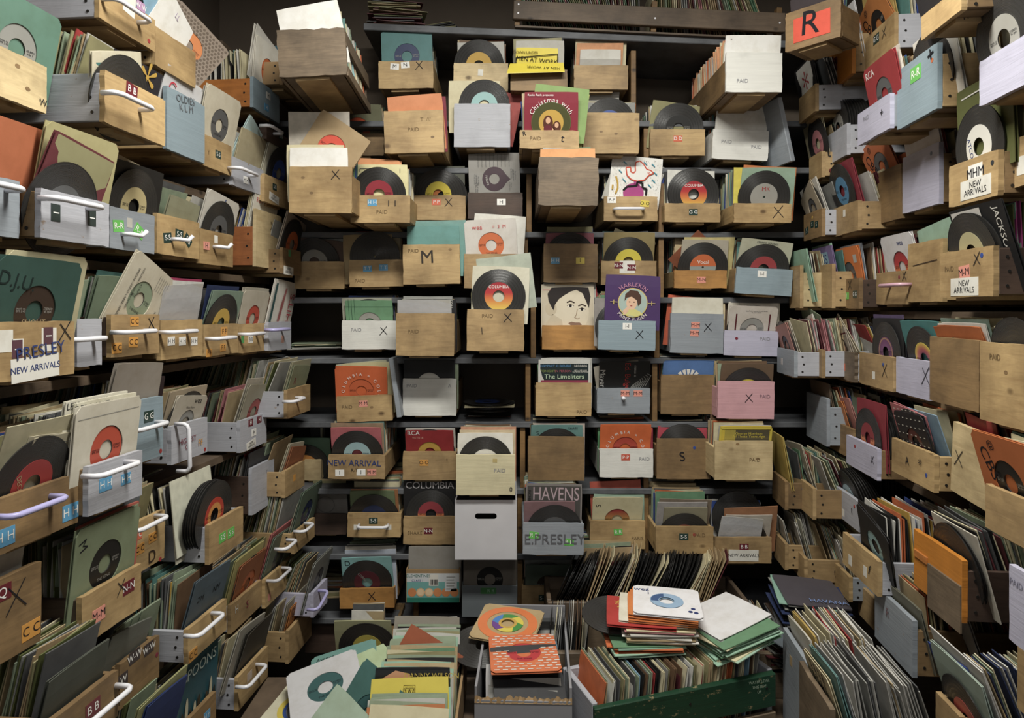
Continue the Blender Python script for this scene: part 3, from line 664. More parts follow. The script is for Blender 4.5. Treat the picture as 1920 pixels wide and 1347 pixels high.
B(1, 850, 118, 953, 172, 'palepine', 'pinkish bare board box with a printed white sticker', [('D', 78, 'gold', {'px': 898})], [('w', '', 901, 136, None, 4)])
B(1, 957, 130, 1064, 170, 'brown', 'small brown box under a bright yellow sleeve', [('S', 93, 'e0cc18', 'yellow sleeve printed MEN AT WORK in black', None, {'art': 'menatwork', 'roll': 1, 'lean': 14, 'px': 1006, 'mat': 'gloss_print', 'curl': 1}), ('S', 82, 'lgrey', 'pale grey sleeve behind the yellow one', None, {'px': 1012})])
B(1, 1076, 122, 1178, 168, 'tan', 'brown box whose sleeves spill forward', [('S', 112, 'lgrey', 'pale sleeve slumped forward over the brown box', None, {'lean': 16, 'curl': 4}), ('S', 96, 'white', 'white sleeve bent forward with a torn corner', None, {'lean': 14, 'curl': 4}), ('S', 86, 'peach', 'salmon sleeve leaning among the white ones', None, {'lean': 10, 'curl': 3}), ('S', 78, 'cream', 'cream sleeve at the back of the slump', None, {'lean': 8, 'curl': 2})], lean=9)
B(1, 1361, 98, 1467, 173, 'white_paint', 'white painted box standing proud of the top shelf', [('S', 69, 'white2', 'plain white sleeve', None, {'tx': (('=', -.07, .075, .01, 'grey'),)})], [('f', 'PAID', 1392, 152)], Y=2.18, L=.5, keepL=1, side='brown', pal=['orange', 'peach', 'cream', 'lgrey'])
# second shelf
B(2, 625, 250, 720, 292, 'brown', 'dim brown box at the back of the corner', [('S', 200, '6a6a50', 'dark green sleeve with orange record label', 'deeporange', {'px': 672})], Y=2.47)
B(2, 721, 207, 833, 287, 'pine', 'honey pine box with two knots and pencil marks', [('S', 178, 'd88858', 'plain salmon orange sleeve', None, {'px': 780, 'roll': -3}), ('S', 183, 'crimson', 'red sleeve edge peeping out', None, {'px': 785})], [('f', 'PAID', 775, 243), ('f', 'T  ///', 798, 224), ('o', '', 811, 257)], roll=-1.5)
B(2, 851, 194, 957, 276, 'lgrey_paint', 'pale grey perforated board box with chewed corner', [('D', 150, 'cyan', {'px': 908}), ('S', 152, 'cream', 'cream sleeve behind the blue label record', None, {'px': 890}), ('S', 160, 'a03028', 'red sleeve turned on its corner', None, {'px': 938, 'roll': 12})])
B(2, 974, 244, 1086, 279, 'pine', 'low pine box stamped PAID with a pen R', [('S', 178, '8a2236', 'maroon Christmas sleeve with gold picture circle', None, {'art': 'christmas', 'px': 1033, 'mat': 'gloss_print'}), ('S', 158, '7a9a50', 'green sleeve tilted behind the Christmas one', None, {'px': 1050, 'roll': 6}), ('S', 166, 'd8d070', 'pale yellow sleeve tilted at the back', None, {'px': 1062, 'roll': 8})], [('p', 'R', 983, 251, 'ink', 10, .02), ('f', 'PAID', 1004, 260), ('p', 't', 1055, 260, 'ink', -12, .035)])
B(2, 1093, 211, 1199, 288, 'pine', 'clean pine box with two small knots', [('D', 184, 'blue', {'px': 1143})], [('o', '', 1127, 247), ('o', '', 1155, 251)])
B(2, 1219, 242, 1322, 292, 'pine', 'low pine box with orange D D sticker', [('D', 194, 'black', {'px': 1272, 'look': 'dull black record with dark label'}), ('S', 188, '8a865a', 'torn olive sleeve rising behind', None, {'px': 1262, 'roll': 8})], [('s', 'D D', 1271, 260, 'osticker')], side='pine')
B(2, 1335, 243, 1440, 300, 'white_paint', 'white painted box stamped PAID twice', [('S', 195, 'white', 'white sleeve with split top over black record', None, {'px': 1391, 'roll': 2, 'curl': 3}), ('S', 190, 'lgrey', 'worn grey sleeve behind the split one', None, {'px': 1398}), ('S', 187, '3a7aa8', 'bright blue sleeve', None, {'px': 1398, 'tx': (('of Live', .02, .08, .016, 'lblue'),)})], [('f', 'PAID', 1362, 266), ('f', 'PAID', 1418, 276)], roll=2)
# third shelf
B(3, 542, 312, 660, 400, 'pine', 'knotty pine box with a pen cross, jutting forward', [('S', 277, 'white2', 'clean white sleeve with dark hole', None, {'px': 598}), ('S', 272, 'cream', 'cream sleeve behind the white', None, {'px': 592}), ('S', 206, 'a98f68', 'kraft sleeve turned on its corner, red record label', 'd84a34', {'px': 622, 'roll': 34}), ('S', 212, 'b8b0a4', 'grey sleeve behind the kraft one', None, {'px': 600, 's': .19})], [('x', '', 629, 328), ('o', '', 568, 333), ('o', '', 584, 362)], Y=2.12, L=.45, keepL=1, lean=4, fill=.7)
B(3, 657, 366, 769, 418, 'pine', 'pine box with blue H H sticker and pen ticks', [('D', 316, 'a03040', {'px': 711, 'look': 'glossy black record with crimson label'}), ('S', 309, 'd8cf9a', 'cream sleeve with printed corner marks', None, {'px': 713, 'tx': (('ln', [(-.03, .075), (-.065, .075), (-.065, .065)], .0015, 'dgrey'), ('ln', [(.065, .075), (.065, .062)], .0015, 'dgrey'))}), ('S', 296, 'd8905a', 'orange sleeve edge', 'dgrey', {'px': 700, 'roll': 3})], [('s', 'H H', 698, 380, 'bsticker'), ('p', 'I  I', 735, 382, 'ink', 0, .026), ('f', 'PAID', 716, 398)])
B(3, 770, 366, 873, 413, 'pine', 'pine box with orange P P sticker', [('D', 320, 'd8c428', {'px': 822, 'look': 'black record with yellow label'}), ('D', 324, 'd07838', {'px': 830, 'look': 'black record with orange label just behind'}), ('S', 312, '4a4c40', 'dark sleeve in shadow behind the records', None, {'px': 824})], [('s', 'P P', 818, 379, 'osticker'), ('x', '', 841, 380)])
B(3, 877, 361, 980, 411, 'darkbrown', 'dark chocolate box with a scuffed white sticker', [('S', 287, '8f8c88', 'grey printed sleeve with dark round emblem', None, {'art': 'philips', 'px': 927, 'roll': -1.5})], [('s', 'H', 940, 379, 'white2')])
B(3, 1009, 294, 1123, 386, 'weathered', 'grey weathered plank box with a split corner, jutting out', [('S', 279, 'e8a468', 'plain peach orange sleeve', None, {'px': 1065, 'roll': -1})], Y=2.15, L=.42, keepL=1, lean=5)
B(3, 1132, 368, 1233, 415, 'pine', 'pine drawer with white handle and P P sticker', [('S', 291, 'white2', 'white cartoon sleeve with red outlined dove', None, {'art': 'dove', 'px': 1191, 'roll': 5, 'curl': 0}), ('S', 283, 'lgrey', 'grey sleeve turned behind the dove', None, {'px': 1188, 'roll': 20}), ('S', 316, '28408c', 'deep blue sleeve poking out', None, {'px': 1210, 'roll': 12})], [('s', 'P-P', 1147, 375, 'white2'), ('s', 'O-O', 1209, 382, 'ysticker', 5), ('h', '', 1181, 391, None, 0, .10)])
B(3, 1246, 381, 1351, 417, 'pine', 'low pine box with dark green G G sticker', [('D', 318, 'sunset', {'px': 1300, 'look': 'black record with orange label reading COLUMBIA', 'tx': [('COLUMBIA', 0, .030, .013, 'white2')]}), ('D', 316, 'black', {'px': 1298, 'look': 'black record just behind'})], [('s', 'G G', 1300, 398, 'dgsticker')])
B(3, 1376, 381, 1484, 418, 'pine', 'low pine box with a large pen cross', [('D', 323, 'silver', {'px': 1431, 'look': 'shiny record with silver label', 'small': True, 'tx': [('MK', .004, .026, .02, 'a03030'), ('stereo', 0, -.024, .008, 'ink')]}), ('S', 318, '93b09a', 'sage green sleeve', None, {'px': 1436}), ('S', 310, 'c8702e', 'orange sleeve at the back', None, {'px': 1440, 'roll': 3}), ('S', 315, 'd8c838', 'yellow sleeve edge', None, {'px': 1424})], [('x', '', 1459, 398, None, 0, .022)], side='pine')
# fourth shelf
B(4, 552, 490, 646, 542, 'pine', 'pine box in shade by the corner', [('D', 447, 'grey', {'px': 590}), ('S', 446, '5c4a42', 'brown sleeve tilted in the shade', None, {'px': 602, 'roll': 6})], Y=2.42)
B(4, 655, 487, 757, 538, 'pine', 'pine box with two blue T T stickers', [('D', 434, '', {'px': 702, 'look': 'dull black record without label', 'small': True}), ('S', 440, 'a08a60', 'kraft sleeve', None, {'px': 690})], [('s', 'T T', 689, 504, 'bsticker'), ('s', 'T T', 719, 502, 'bsticker'), ('f', 'PAID', 675, 527)], roll=-1)
B(4, 756, 458, 863, 533, 'pine', 'tall pine box lettered M in marker', [('S', 424, '5f9490', 'teal sleeve with pale corner', None, {'px': 812}), ('S', 418, '6a9a94', 'second teal sleeve with record rim showing', None, {'px': 820, 'roll': 2}), ('S', 414, '74a09a', 'third teal sleeve at the back', None, {'px': 825})], [('p', 'M', 801, 483, '3a3430', 2, .062), ('f', 'PAID', 775, 471), ('o', '', 844, 468)], roll=-1)
B(4, 870, 476, 976, 541, 'tan', 'brown box hidden by the record in front', [('S', 409, 'c8c2bc', 'white record company sleeve printed wea in red', 'orange', {'px': 921, 'roll': -3, 'curl': 3, 'tx': (('wea', -.045, .062, .022, 'c85050'), ('=  3  M', .030, .062, .016, 'c85050'))}), ('S', 400, 'white', 'white sleeve behind the wea one', None, {'px': 935, 'roll': 4})])
B(4, 1019, 457, 1121, 530, 'brown', 'brown box with blue H H and yellow stickers', [('D', 437, '', {'px': 1069, 'look': 'black record rim'}), ('S', 438, '9a5a68', 'dusky pink sleeve', None, {'px': 1068})], [('s', 'H H', 1041, 489, 'bsticker'), ('s', 'I', 1088, 489, 'ysticker')])
B(4, 1127, 489, 1231, 535, 'pine', 'pine box with two maroon N N stickers on white', [('D', 446, 'd0c02c', {'px': 1178, 'look': 'black record with yellow label'}), ('S', 438, '8a7a4e', 'brown kraft sleeve', None, {'px': 1178}), ('S', 430, '5a5440', 'dark olive sleeve turned behind', None, {'px': 1175, 'roll': 20})], [('w', '', 1176, 501, None, 90, .044), ('s', 'N-N', 1160, 498, 'msticker'), ('s', 'N-N', 1184, 502, 'msticker')])
B(4, 1264, 507, 1363, 541, 'amber', 'low amber pine box with pink M N sticker', [('D', 456, 'orangeblue', {'px': 1317, 'small': True, 'tx': [('Vocal', 0, .018, .018, 'white2')]}), ('S', 451, 'a8a090', 'grey edged sleeve', None, {'px': 1318, 'roll': 1}), ('S', 447, 'c8b878', 'yellowed sleeve behind', None, {'px': 1325}), ('S', 434, '8a4a2c', 'rust sleeve corner pointing up', None, {'px': 1305, 'roll': 42, 's': .16})], [('s', 'M-N', 1315, 525, 'psticker')], side='pine')
B(4, 1378, 503, 1484, 553, 'bluegrey_paint', 'blue grey painted box with a small dark sticker', [('D', 459, 'a03a40', {'px': 1434, 'look': 'black record with red label'}), ('D', 462, '', {'px': 1428, 'look': 'black record behind it'}), ('S', 450, 'b0b09a', 'pale sleeve with a black title strip', None, {'px': 1432, 'roll': 3, 'tx': (('STEREO SOUND', .0, .080, .010, 'ink'),)})], [('s', 'I-I', 1429, 514, 'white2')], roll=3.5, side='tan')
# fifth shelf
B(5, 641, 601, 743, 656, 'white_paint', 'white painted box with a pen cross', [('S', 564, '6a9a74', 'green lined sleeve with a grey record label', 'silver', {'px': 693, 'tx': (('ln', [(-.07, .088), (-.07, -.05)], .0012, 'dgreen'), ('ln', [(-.06, .088), (-.06, -.05)], .0012, 'dgreen'), ('ln', [(-.05, .088), (-.05, -.05)], .0012, 'dgreen'), ('ln', [(-.088, .06), (.088, .06)], .0012, 'dgreen'))}), ('S', 560, 'a8a898', 'grey sleeve with red edge', None, {'px': 690})], [('x', '', 719, 621), ('f', 'PAID', 668, 619)])
B(5, 742, 587, 852, 668, 'tan', 'tall tan box with a dark stain', [('S', 563, 'lgrey', 'clear plastic sleeve over a dark record', None, {'plastic': True, 'px': 796}), ('D', 568, 'dgrey', {'px': 800}), ('S', 562, '2a2a2e', 'black sleeve with white side print', None, {'px': 806, 'tx': (('SON', .07, .074, .014, 'white', -90),)})], [('f', 'PAID', 775, 622)], roll=0)
B(5, 875, 580, 983, 659, 'tan', 'tan box stamped PAID with a pen tick', [('D', 505, 'sunset', {'px': 935, 'look': 'high black record, red and gold COLUMBIA label', 'lean': 2, 'tx': [('COLUMBIA', 0, .030, .013, 'white2')]}), ('S', 498, 'c8c4b0', 'cream sleeve behind the COLUMBIA record', None, {'px': 938, 'roll': 2, 'lean': 2, 's': .185}), ('S', 474, 'a8b0a0', 'pale green sleeve tilted at the back', None, {'px': 950, 'roll': -7, 'lean': 2})], [('x', '', 952, 596), ('p', '/', 904, 621, 'ink', 20, .03), ('f', 'PAID', 914, 593)], Y=2.22, L=.4, keepL=1, tops=.195)
B(5, 1016, 610, 1120, 656, 'amber', 'low golden pine box under a portrait sleeve', [('S', 533, 'cdc2ac', 'sepia sleeve showing a dark haired man', None, {'art': 'face', 'px': 1064, 's': .184, 'mat': 'gloss_print', 'lean': 1}), ('S', 529, 'lgrey', 'clear edged sleeve behind the portrait', None, {'px': 1068, 's': .184, 'lean': 1}), ('S', 520, 'a82434', 'bright red sleeve tilted behind the portrait', None, {'px': 1075, 'roll': -8, 'lean': 1})], tops=.19)
B(5, 1121, 601, 1229, 657, 'bluegrey_paint', 'blue grey painted box with dark sticker and pen cross', [('S', 514, '43285e', 'purple sleeve titled HARLEKIN with oval portrait', None, {'art': 'harlekin', 'px': 1188, 'roll': 1.5, 'lean': -4, 'mat': 'gloss_print', 's': .186}), ('D', 566, '', {'px': 1165, 'look': 'black record half hidden'}), ('S', 560, '8a8480', 'grey sleeve', None, {'px': 1160})], [('s', 'I-I', 1176, 612, 'white2'), ('x', '', 1199, 628)], roll=1)
B(5, 1256, 588, 1356, 663, 'grey_paint', 'grey painted box with two pink M M stickers', [('S', 558, 'd0ccbc', 'crumpled off white sleeve', None, {'px': 1308, 'curl': 4}), ('S', 560, 'cdbb94', 'yellowed sleeve', None, {'px': 1312}), ('S', 553, 'c8542e', 'orange red sleeve edge', None, {'px': 1296, 'roll': 5})], [('s', 'M-M', 1304, 610, 'psticker'), ('s', 'M-M', 1302, 625, 'psticker', 3), ('x', '', 1327, 614)], roll=1)
B(5, 1357, 620, 1459, 668, 'lilac_paint', 'lilac grey painted box stamped PAID with a red dot', [('S', 574, 'c4bcb4', 'grey white sleeve with two red side lines', 'grey', {'art': 'redlines', 'px': 1410}), ('S', 566, 'ccc6ba', 'off white sleeve behind', None, {'px': 1412}), ('S', 559, 'c8bfa8', 'beige sleeve at the back', None, {'px': 1414})], [('d', '', 1381, 635, 'crimson'), ('f', 'PAID', 1434, 636)], roll=1)
# sixth shelf
B(6, 632, 742, 737, 791, 'pine', 'pine box with pink M M sticker', [('S', 683, 'cf5c22', 'crumpled orange sleeve with COLUMBIA set in a ring', 'c85a2a', {'px': 676, 'roll': 4, 'curl': 2, 'lean': 2, 'tx': (CT(200, 15),)}), ('S', 680, 'b8b084', 'green edged sleeve', None, {'px': 690}), ('S', 676, 'a8a890', 'sleeve with handwritten title strip', None, {'px': 680, 'roll': -3, 'tx': (('Soul Music', .0, .082, .013, 'ink'),)})], [('s', 'M M', 681, 757, 'psticker'), ('f', 'PAID', 651, 764), ('o', '', 697, 764)], roll=-2.5, tops=.19)
B(6, 755, 710, 856, 780, 'white_paint', 'white painted box stamped PAID', [('S', 675, '26272a', 'black sleeve with a pale record label', 'white', {'px': 805}), ('S', 672, 'sage', 'green edged plastic sleeve', None, {'px': 812})], [('f', 'PAID', 772, 724), ('f', 'A', 843, 724)], side='tan')
B(6, 1004, 718, 1109, 781, 'pine', 'pine box stamped PAID at the foot', [('S', 674, 'c0c0bc', 'sleeve printed The Limeliters in pale green', None, {'art': 'limeliters', 'px': 1058, 's': .18}), ('S', 671, 'b8b8b4', 'clear plastic sleeve', None, {'px': 1062})], [('f', 'PAID', 1091, 773)])
B(6, 1119, 728, 1219, 776, 'grey_paint', 'grey drawer with round white knob and M M stickers', [('S', 682, '1a1a1c', 'black sleeve with white and red sideways titles', None, {'art': 'wagner', 'px': 1170, 'roll': -1}), ('S', 674, 'b8b0a0', 'curled pale sleeve', None, {'px': 1160, 'roll': -10, 's': .165})], [('s', 'M-M', 1172, 738, 'psticker'), ('s', 'M-M', 1196, 738, 'psticker'), ('k', '', 1170, 748)])
B(6, 1239, 703, 1339, 777, 'brown', 'plain dark brown box without any sticker', [('S', 678, '4f78b4', 'blue sleeve with white fan shape', None, {'art': 'whitebird', 'px': 1290}), ('S', 676, '3a5a8a', 'darker blue sleeve edge', None, {'px': 1292})])
B(6, 1345, 715, 1452, 786, 'pink_paint', 'pink and white painted box stamped PAID', [('D', 689, 'd0c030', {'px': 1403}), ('S', 682, '6a5440', 'brown sleeve in shade', None, {'px': 1400})], [('f', 'PAID', 1434, 744, '8a6a78'), ('x', '', 1404, 747)], roll=.5)
# seventh shelf
B(7, 570, 862, 602, 902, 'palepine', 'short pine box end deep in the corner', [('D', 832, 'd08a38', {'px': 572}), ('S', 820, '5f7f68', 'green sleeve', None, {'px': 583})], Y=2.50, L=.25, fill=.4)
B(7, 615, 853, 722, 899, 'tan', 'cardboard brown box hand lettered NEW ARRIVAL in blue', [('D', 806, '9cc0c8', {'px': 670, 'look': 'shiny black record with pale blue label'}), ('S', 800, 'b86068', 'rose pink sleeve', None, {'px': 670}), ('S', 792, 'a08468', 'brown sleeve at the back', None, {'px': 672})], [('p', 'NEW ARRIVAL', 664, 869, 'binkt', -1, .028), ('p', 'R-T', 665, 882, 'ink', 0, .016), ('s', 'I', 637, 887, 'white2'), ('s', 'I', 677, 886, 'white2'), ('s', 'M M', 697, 886, 'psticker')], side='tan')
B(7, 755, 847, 856, 901, 'tan', 'reddish brown box with orange O O sticker', [('S', 806, '96222a', 'red record company sleeve printed RCA', 'gold', {'px': 806, 'tx': (('RCA', -.055, .074, .022, 'white2'), ('VICTOR', -.04, .056, .011, 'd89a8a'))}), ('S', 802, 'b8b4ac', 'pale sleeve', None, {'px': 808})], [('s', 'O-O', 795, 868, 'asticker'), ('f', 't', 838, 862)])
B(7, 855, 853, 966, 929, 'cream_paint', 'cream painted box jutting forward with a tape strip', [('D', 818, 'white', {'px': 910, 'small': True, 'tx': [('STUDIO', 0, .026, .012, 'b04038')]}), ('S', 812, 'e0ddd4', 'white sleeve', None, {'px': 910}), ('S', 806, 'cdb894', 'yellowed sleeve', None, {'px': 914}), ('S', 800, 'c89070', 'salmon edged sleeve', None, {'px': 916})], [('f', 'PAID', 937, 883), ('p', '0', 958, 918, 'ink', 0, .02), ('w', '', 928, 864, 'b8a468', 92, .012)], Y=2.2, L=.42, keepL=1)
B(7, 990, 819, 1096, 902, 'brown', 'tall brown box bare of stickers beside a gap', [('D', 803, '', {'px': 1045, 'look': 'black record rim'}), ('S', 797, '5a8480', 'teal sleeve with pen numbers', None, {'px': 1044, 'tx': (('SAASS', .055, .078, .012, 'ink'), ('S', -.066, .06, .02, 'ink'))}), ('S', 794, 'b8a8a0', 'pink grey sleeve edge', None, {'px': 1048})])
B(7, 1124, 842, 1225, 896, 'white_paint', 'white painted box with red P P sticker', [('S', 795, 'd4601f', 'orange sleeve with COLUMBIA set in a ring', 'b03a28', {'px': 1172, 'tx': (CT(190, 15),)}), ('S', 791, 'b0304a', 'crimson sleeve edge', None, {'px': 1176}), ('S', 790, '4f8a5c', 'green sleeve edge', None, {'px': 1168})], [('s', 'P-P', 1173, 858, 'c8482c'), ('f', 'PAID', 1208, 861)])
B(7, 1231, 823, 1333, 899, 'brown', 'grained brown box with a black letter S', [('D', 795, '', {'px': 1280, 'look': 'black record rim'}), ('S', 798, 'b03a4c', 'crimson sleeve', None, {'px': 1279})], [('p', 'S', 1279, 857, 'ink', 8, .045), ('d', '', 1302, 840, 'blue')])
B(7, 1340, 827, 1449, 901, 'palepine', 'pale pine box with a knot at its rim', [('S', 799, 'd0b818', 'yellow framed sleeve with printed title', None, {'art': 'georgeh', 'px': 1397, 's': .182}), ('S', 797, 'lgrey', 'pale sleeve', None, {'px': 1395})], [('o', '', 1383, 833), ('f', 'PAID', 1415, 863), ('o', '', 1421, 861)])
# eighth shelf
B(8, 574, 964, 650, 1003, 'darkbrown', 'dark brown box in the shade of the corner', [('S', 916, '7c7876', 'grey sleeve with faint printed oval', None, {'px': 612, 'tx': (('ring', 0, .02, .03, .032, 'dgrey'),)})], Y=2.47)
B(8, 651, 962, 752, 1008, 'pine', 'pine drawer with white handle and S S sticker', [('D', 925, 'navy', {'px': 701}), ('S', 918, '6a7a58', 'moss green sleeve', None, {'px': 700}), ('S', 914, 'b87848', 'orange edged sleeve', None, {'px': 705})], [('s', 'S-S', 700, 977, 'dgsticker'), ('h', '', 697, 990, None, 0, .10), ('w', '', 669, 989, None, 90), ('w', '', 728, 989, None, 90)])
B(8, 756, 969, 856, 1022, 'tan', 'tan box with maroon N N sticker', [('D', 918, 'orangemaroon', {'px': 808, 'look': 'black record with orange label'}), ('S', 902, '19181a', 'black sleeve headed COLUMBIA in grey', None, {'px': 806, 's': .182, 'tx': (('COLUMBIA', 0, .076, .034, 'a8a4a8'),)})], [('s', 'N-N', 803, 996, 'msticker'), ('f', 'SHAKE', 778, 1000)])
B(8, 980, 982, 1095, 1041, 'grey_paint', 'grey box pencilled E. PRESLEY with green R R stickers', [('D', 945, 'dgrey', {'px': 1040, 'look': 'dull black record with dark label'}), ('S', 938, '8a6a70', 'dusky pink sleeve', None, {'px': 1030}), ('S', 906, '7c7674', 'grey sleeve printed HAVENS in tall letters', None, {'art': 'havens', 'px': 1038, 'roll': 1})], [('s', 'R R', 1001, 1004, 'gsticker', 8), ('s', 'R R', 1067, 1017, 'gsticker', 3), ('p', 'E.PRESLEY', 1040, 1012, '5a5c62', 0, .044)])
B(8, 1106, 977, 1210, 1030, 'pine', 'pine box with one green R R sticker', [('S', 930, 'c8c09a', 'cream sleeve with a hand drawn S', 'redyellow', {'px': 1157, 'tx': (('S', -.066, .056, .024, 'ink', 90),)}), ('S', 924, '94b09c', 'mint sleeve', None, {'px': 1160}), ('S', 898, 'b04a38', 'tomato red sleeve tilted at the back', None, {'px': 1155, 'roll': -3})], [('s', 'R R', 1159, 998, 'gsticker', -4), ('f', 'PARIS', 1195, 1010)])
B(8, 1229, 988, 1338, 1039, 'pine', 'pine box with dark S S sticker and red speck', [('D', 961, 'a04a38', {'px': 1283}), ('S', 950, '8a846c', 'olive grey sleeve', None, {'px': 1284}), ('S', 938, 'a8a4a4', 'crumpled pale sleeve', None, {'px': 1276, 'curl': 4}), ('S', 930, '8a7a68', 'torn brown sleeve', None, {'px': 1280, 'roll': 2})], [('s', 'S-S', 1282, 1007, 'dgsticker'), ('f', 'PAID', 1312, 1004), ('d', '', 1302, 1003, 'red')])
B(8, 1339, 1008, 1447, 1057, 'tan', 'tan box labelled NEW ARRIVALS with maroon B B sticker', [('S', 966, 'lgrey', 'clear plastic sleeve over a grey labelled record', None, {'plastic': True, 'px': 1387, 'roll': 5}), ('D', 972, 'silver', {'px': 1391}), ('S', 962, 'c4bcb0', 'off white sleeve', None, {'px': 1400}), ('S', 944, 'b07850', 'orange card tilted', None, {'px': 1405, 'roll': -3}), ('D', 920, '', {'px': 1382, 'look': 'black record standing high at the back'})], [('l', 'NEW ARRIVALS', 1394, 1042, None, 1, .10), ('s', 'B B', 1395, 1026, 'msticker')])
# ninth shelf
B(9, 637, 1104, 740, 1141, 'amber', 'honey pine box with a broken corner and pen cross', [('D', 1046, '5a2630', {'px': 688, 'look': 'big glossy record with dark red CORAL label', 'tx': [('CORAL', -.016, .022, .012, 'silver', -50)]}), ('S', 1040, '83b8b8', 'turquoise sleeve with a pen D', None, {'px': 690, 'tx': (('D', -.066, .066, .028, 'ink'),)}), ('S', 1030, 'b0b8c8', 'pale blue printed sleeve', None, {'px': 695}), ('S', 1023, 'b8b0a4', 'pale sleeve with red edge', None, {'px': 696})], [('x', '', 697, 1119)], roll=-1.5)
B(9, 978, 1100, 1082, 1150, 'tan', 'pine box half hidden, with dark S S sticker', [('S', 1056, '5f6c60', 'dull green sleeve with a dark hole', 'dbrown', {'px': 1028})], [('s', 'S-S', 1018, 1122, 'dgsticker')])
B(9, 1088, 1088, 1196, 1140, 'tan', 'box mostly hidden by the tray of bare records', [('D', 1068, '', {'px': 1147, 'look': 'black record behind the tray'}), ('S', 1060, 'a89a88', 'pale brown sleeve', None, {'px': 1140}), ('S', 1050, 'b86868', 'pink edged sleeve', None, {'px': 1138})])
B(9, 1233, 1088, 1340, 1140, 'tan', 'box behind the tray with a turquoise sleeve', [('D', 1058, '', {'px': 1288, 'look': 'shiny black record'}), ('S', 1050, '6a9a9c', 'turquoise sleeve', None, {'px': 1285}), ('S', 1046, 'cream', 'cream sleeve edge', None, {'px': 1288})])
B(10, 645, 1234, 722, 1272, 'brown', 'brown drawer with a grey Y Y sticker', [('D', 1161, 'd0c048', {'px': 690, 'look': 'large black record with yellow and blue label'}), ('S', 1156, 'a8a880', 'khaki sleeve', None, {'px': 684, 's': .19})], [('s', 'Y-Y', 692, 1246, 'white2'), ('H', '', 708, 1258)], Y=2.1, L=.4, keepL=1, fill=.12)
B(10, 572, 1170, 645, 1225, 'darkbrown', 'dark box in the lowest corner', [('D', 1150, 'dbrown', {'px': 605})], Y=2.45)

def free_box(px, py, Y, W, H, L, yaw, *a, **k):
    M = Matrix.Translation(P(px, py, Y)) @ Matrix.Rotation(R(yaw), 4, 'Z') @ Matrix.Rotation(R(k.pop('roll', 0)), 4, 'Y')
    return record_box(M, W, H, L, *a, to=Plane(M, px), **k)

# ---------------------------------------------------------------- left wall, top row downwards, near end first
OLD = ['khaki', 'sage', 'tan', 'cream', 'dgrey', 'lgrey', 'kraft', 'olive', 'grey', 'sage']
Lf(1, 186, -35, 34, 291, 'pine', 'big pine drawer with white bar handle and purple sticker', [('S', -50, 'lblue', 'pale blue sleeve with black record', 'black', {'px': 270})], [('h', '', 254, 20, None, 0, .12), ('w', '', 243, 8, 'white', 8, .04), ('s', 'W W', 264, 12, 'b088b0'), ('d', '', 279, 77, 'red')], side='lgrey_paint')
Lf(1, 291, 48, 122, 367, 'pine', 'pine box with taped top edge beside the honeycomb sleeve', [('S', -14, 'white2', 'white sleeve standing askew with faint pen mark', None, {'px': 312, 'roll': 24, 'cl': .1, 'tx': (('LL', .0, .05, .02, 'ac9ab8'),)})], fill=.5)
Lf(1, 475, 143, 202, 524, 'bluegrey_paint', 'blue grey drawer front with an H sticker', [('S', 84, 'ddd8cc', 'white sleeve with orange labelled record inside', 'orange', {'px': 500, 's': .19}), ('S', 60, 'd8d4cc', 'curled white sleeve rising high', None, {'px': 492, 'roll': 8, 'curl': 4})], [('s', 'H', 503, 180, 'white2'), ('s', 'HI', 500, 202, 'bsticker')], side='orangewood', L=.42, pal=['white', 'cream', 'black', 'black', 'white', 'teal'], lean=4)
Lf(1, 530, 112, 160, 566, 'cardboard', 'brown carton squeezed into the corner', [], [], c=.98, fill=0)
Lf(2, -20, 76, 174, 88, 'palepine', 'pale plywood box marked W at its corner', [('S', 2, '5a8070', 'sea green sleeve with grey record label', 'grey', {'px': 30})], [('p', 'W', 80, 193, 'ink', 0, .018), ('o', '', 33, 124), ('o', '', 52, 167)])
Lf(2, 196, 130, 230, 310, 'pine', 'pine drawer with maroon B B sticker and white handle', [('D', 108, '', {'px': 232, 'look': 'black record leaning in front'}), ('S', 84, 'c8c0a8', 'cream and teal printed sleeve leaning back', None, {'px': 222, 'roll': -20, 'tx': (('box', -.06, .06, -.06, .05, 'teal'),)}), ('S', 118, '26242c', 'black sleeve with a yellow star', None, {'px': 285, 'tx': (('*', .03, .03, .14, 'gold'),)})], [('s', 'B B', 247, 169, 'msticker', 6, .036), ('h', '', 258, 190, None, 0, .115)], side='lgrey_paint', c=.91)
Lf(2, 313, 160, 280, 384, 'bluegrey_paint', 'blue grey drawer pencilled OLDIES KLM', [('S', 138, 'c8c8cc', 'plastic covered sleeve with red script logo', None, {'px': 338, 'mat': 'gloss_print', 'curl': 4, 'roll': 6, 'tx': (('Capitol', .0, .03, .045, 'c02a40', -12),)}), ('S', 150, 'd8d8dc', 'white sleeve torn along its top', None, {'px': 352, 'curl': 3})], [('p', 'OLDIES\nK L M', 348, 196, '6a7078', 8, .026)], side='pine')
Lf(2, 380, 249, 310, 434, 'pine', 'pine box with dark S S sticker', [('S', 175, 'c4bca8', 'grey white sleeve with dark record label', 'dgrey', {'px': 406, 's': .19, 'tx': (('LS', .07, -.06, .012, 'ink', -90),)}), ('S', 178, 'lgrey', 'grey sleeve just behind', None, {'px': 400})], [('s', 'S-S', 409, 290, 'dgsticker'), ('f', 'Y', 391, 286)], pal=OLD, fill=.9)
Lf(2, 436, 293, 347, 494, 'lgrey_paint', 'pale grey drawer with white handle and H H stickers', [('S', 252, 'a89c7c', 'tan sleeve with wavy print lines', None, {'px': 466, 'curl': 3}), ('S', 224, 'a8c0c0', 'pale blue sleeve sliding sideways', None, {'px': 474, 'roll': 20})], [('h', '', 468, 322, None, 0, .12), ('s', 'H H', 461, 338, 'white2')])
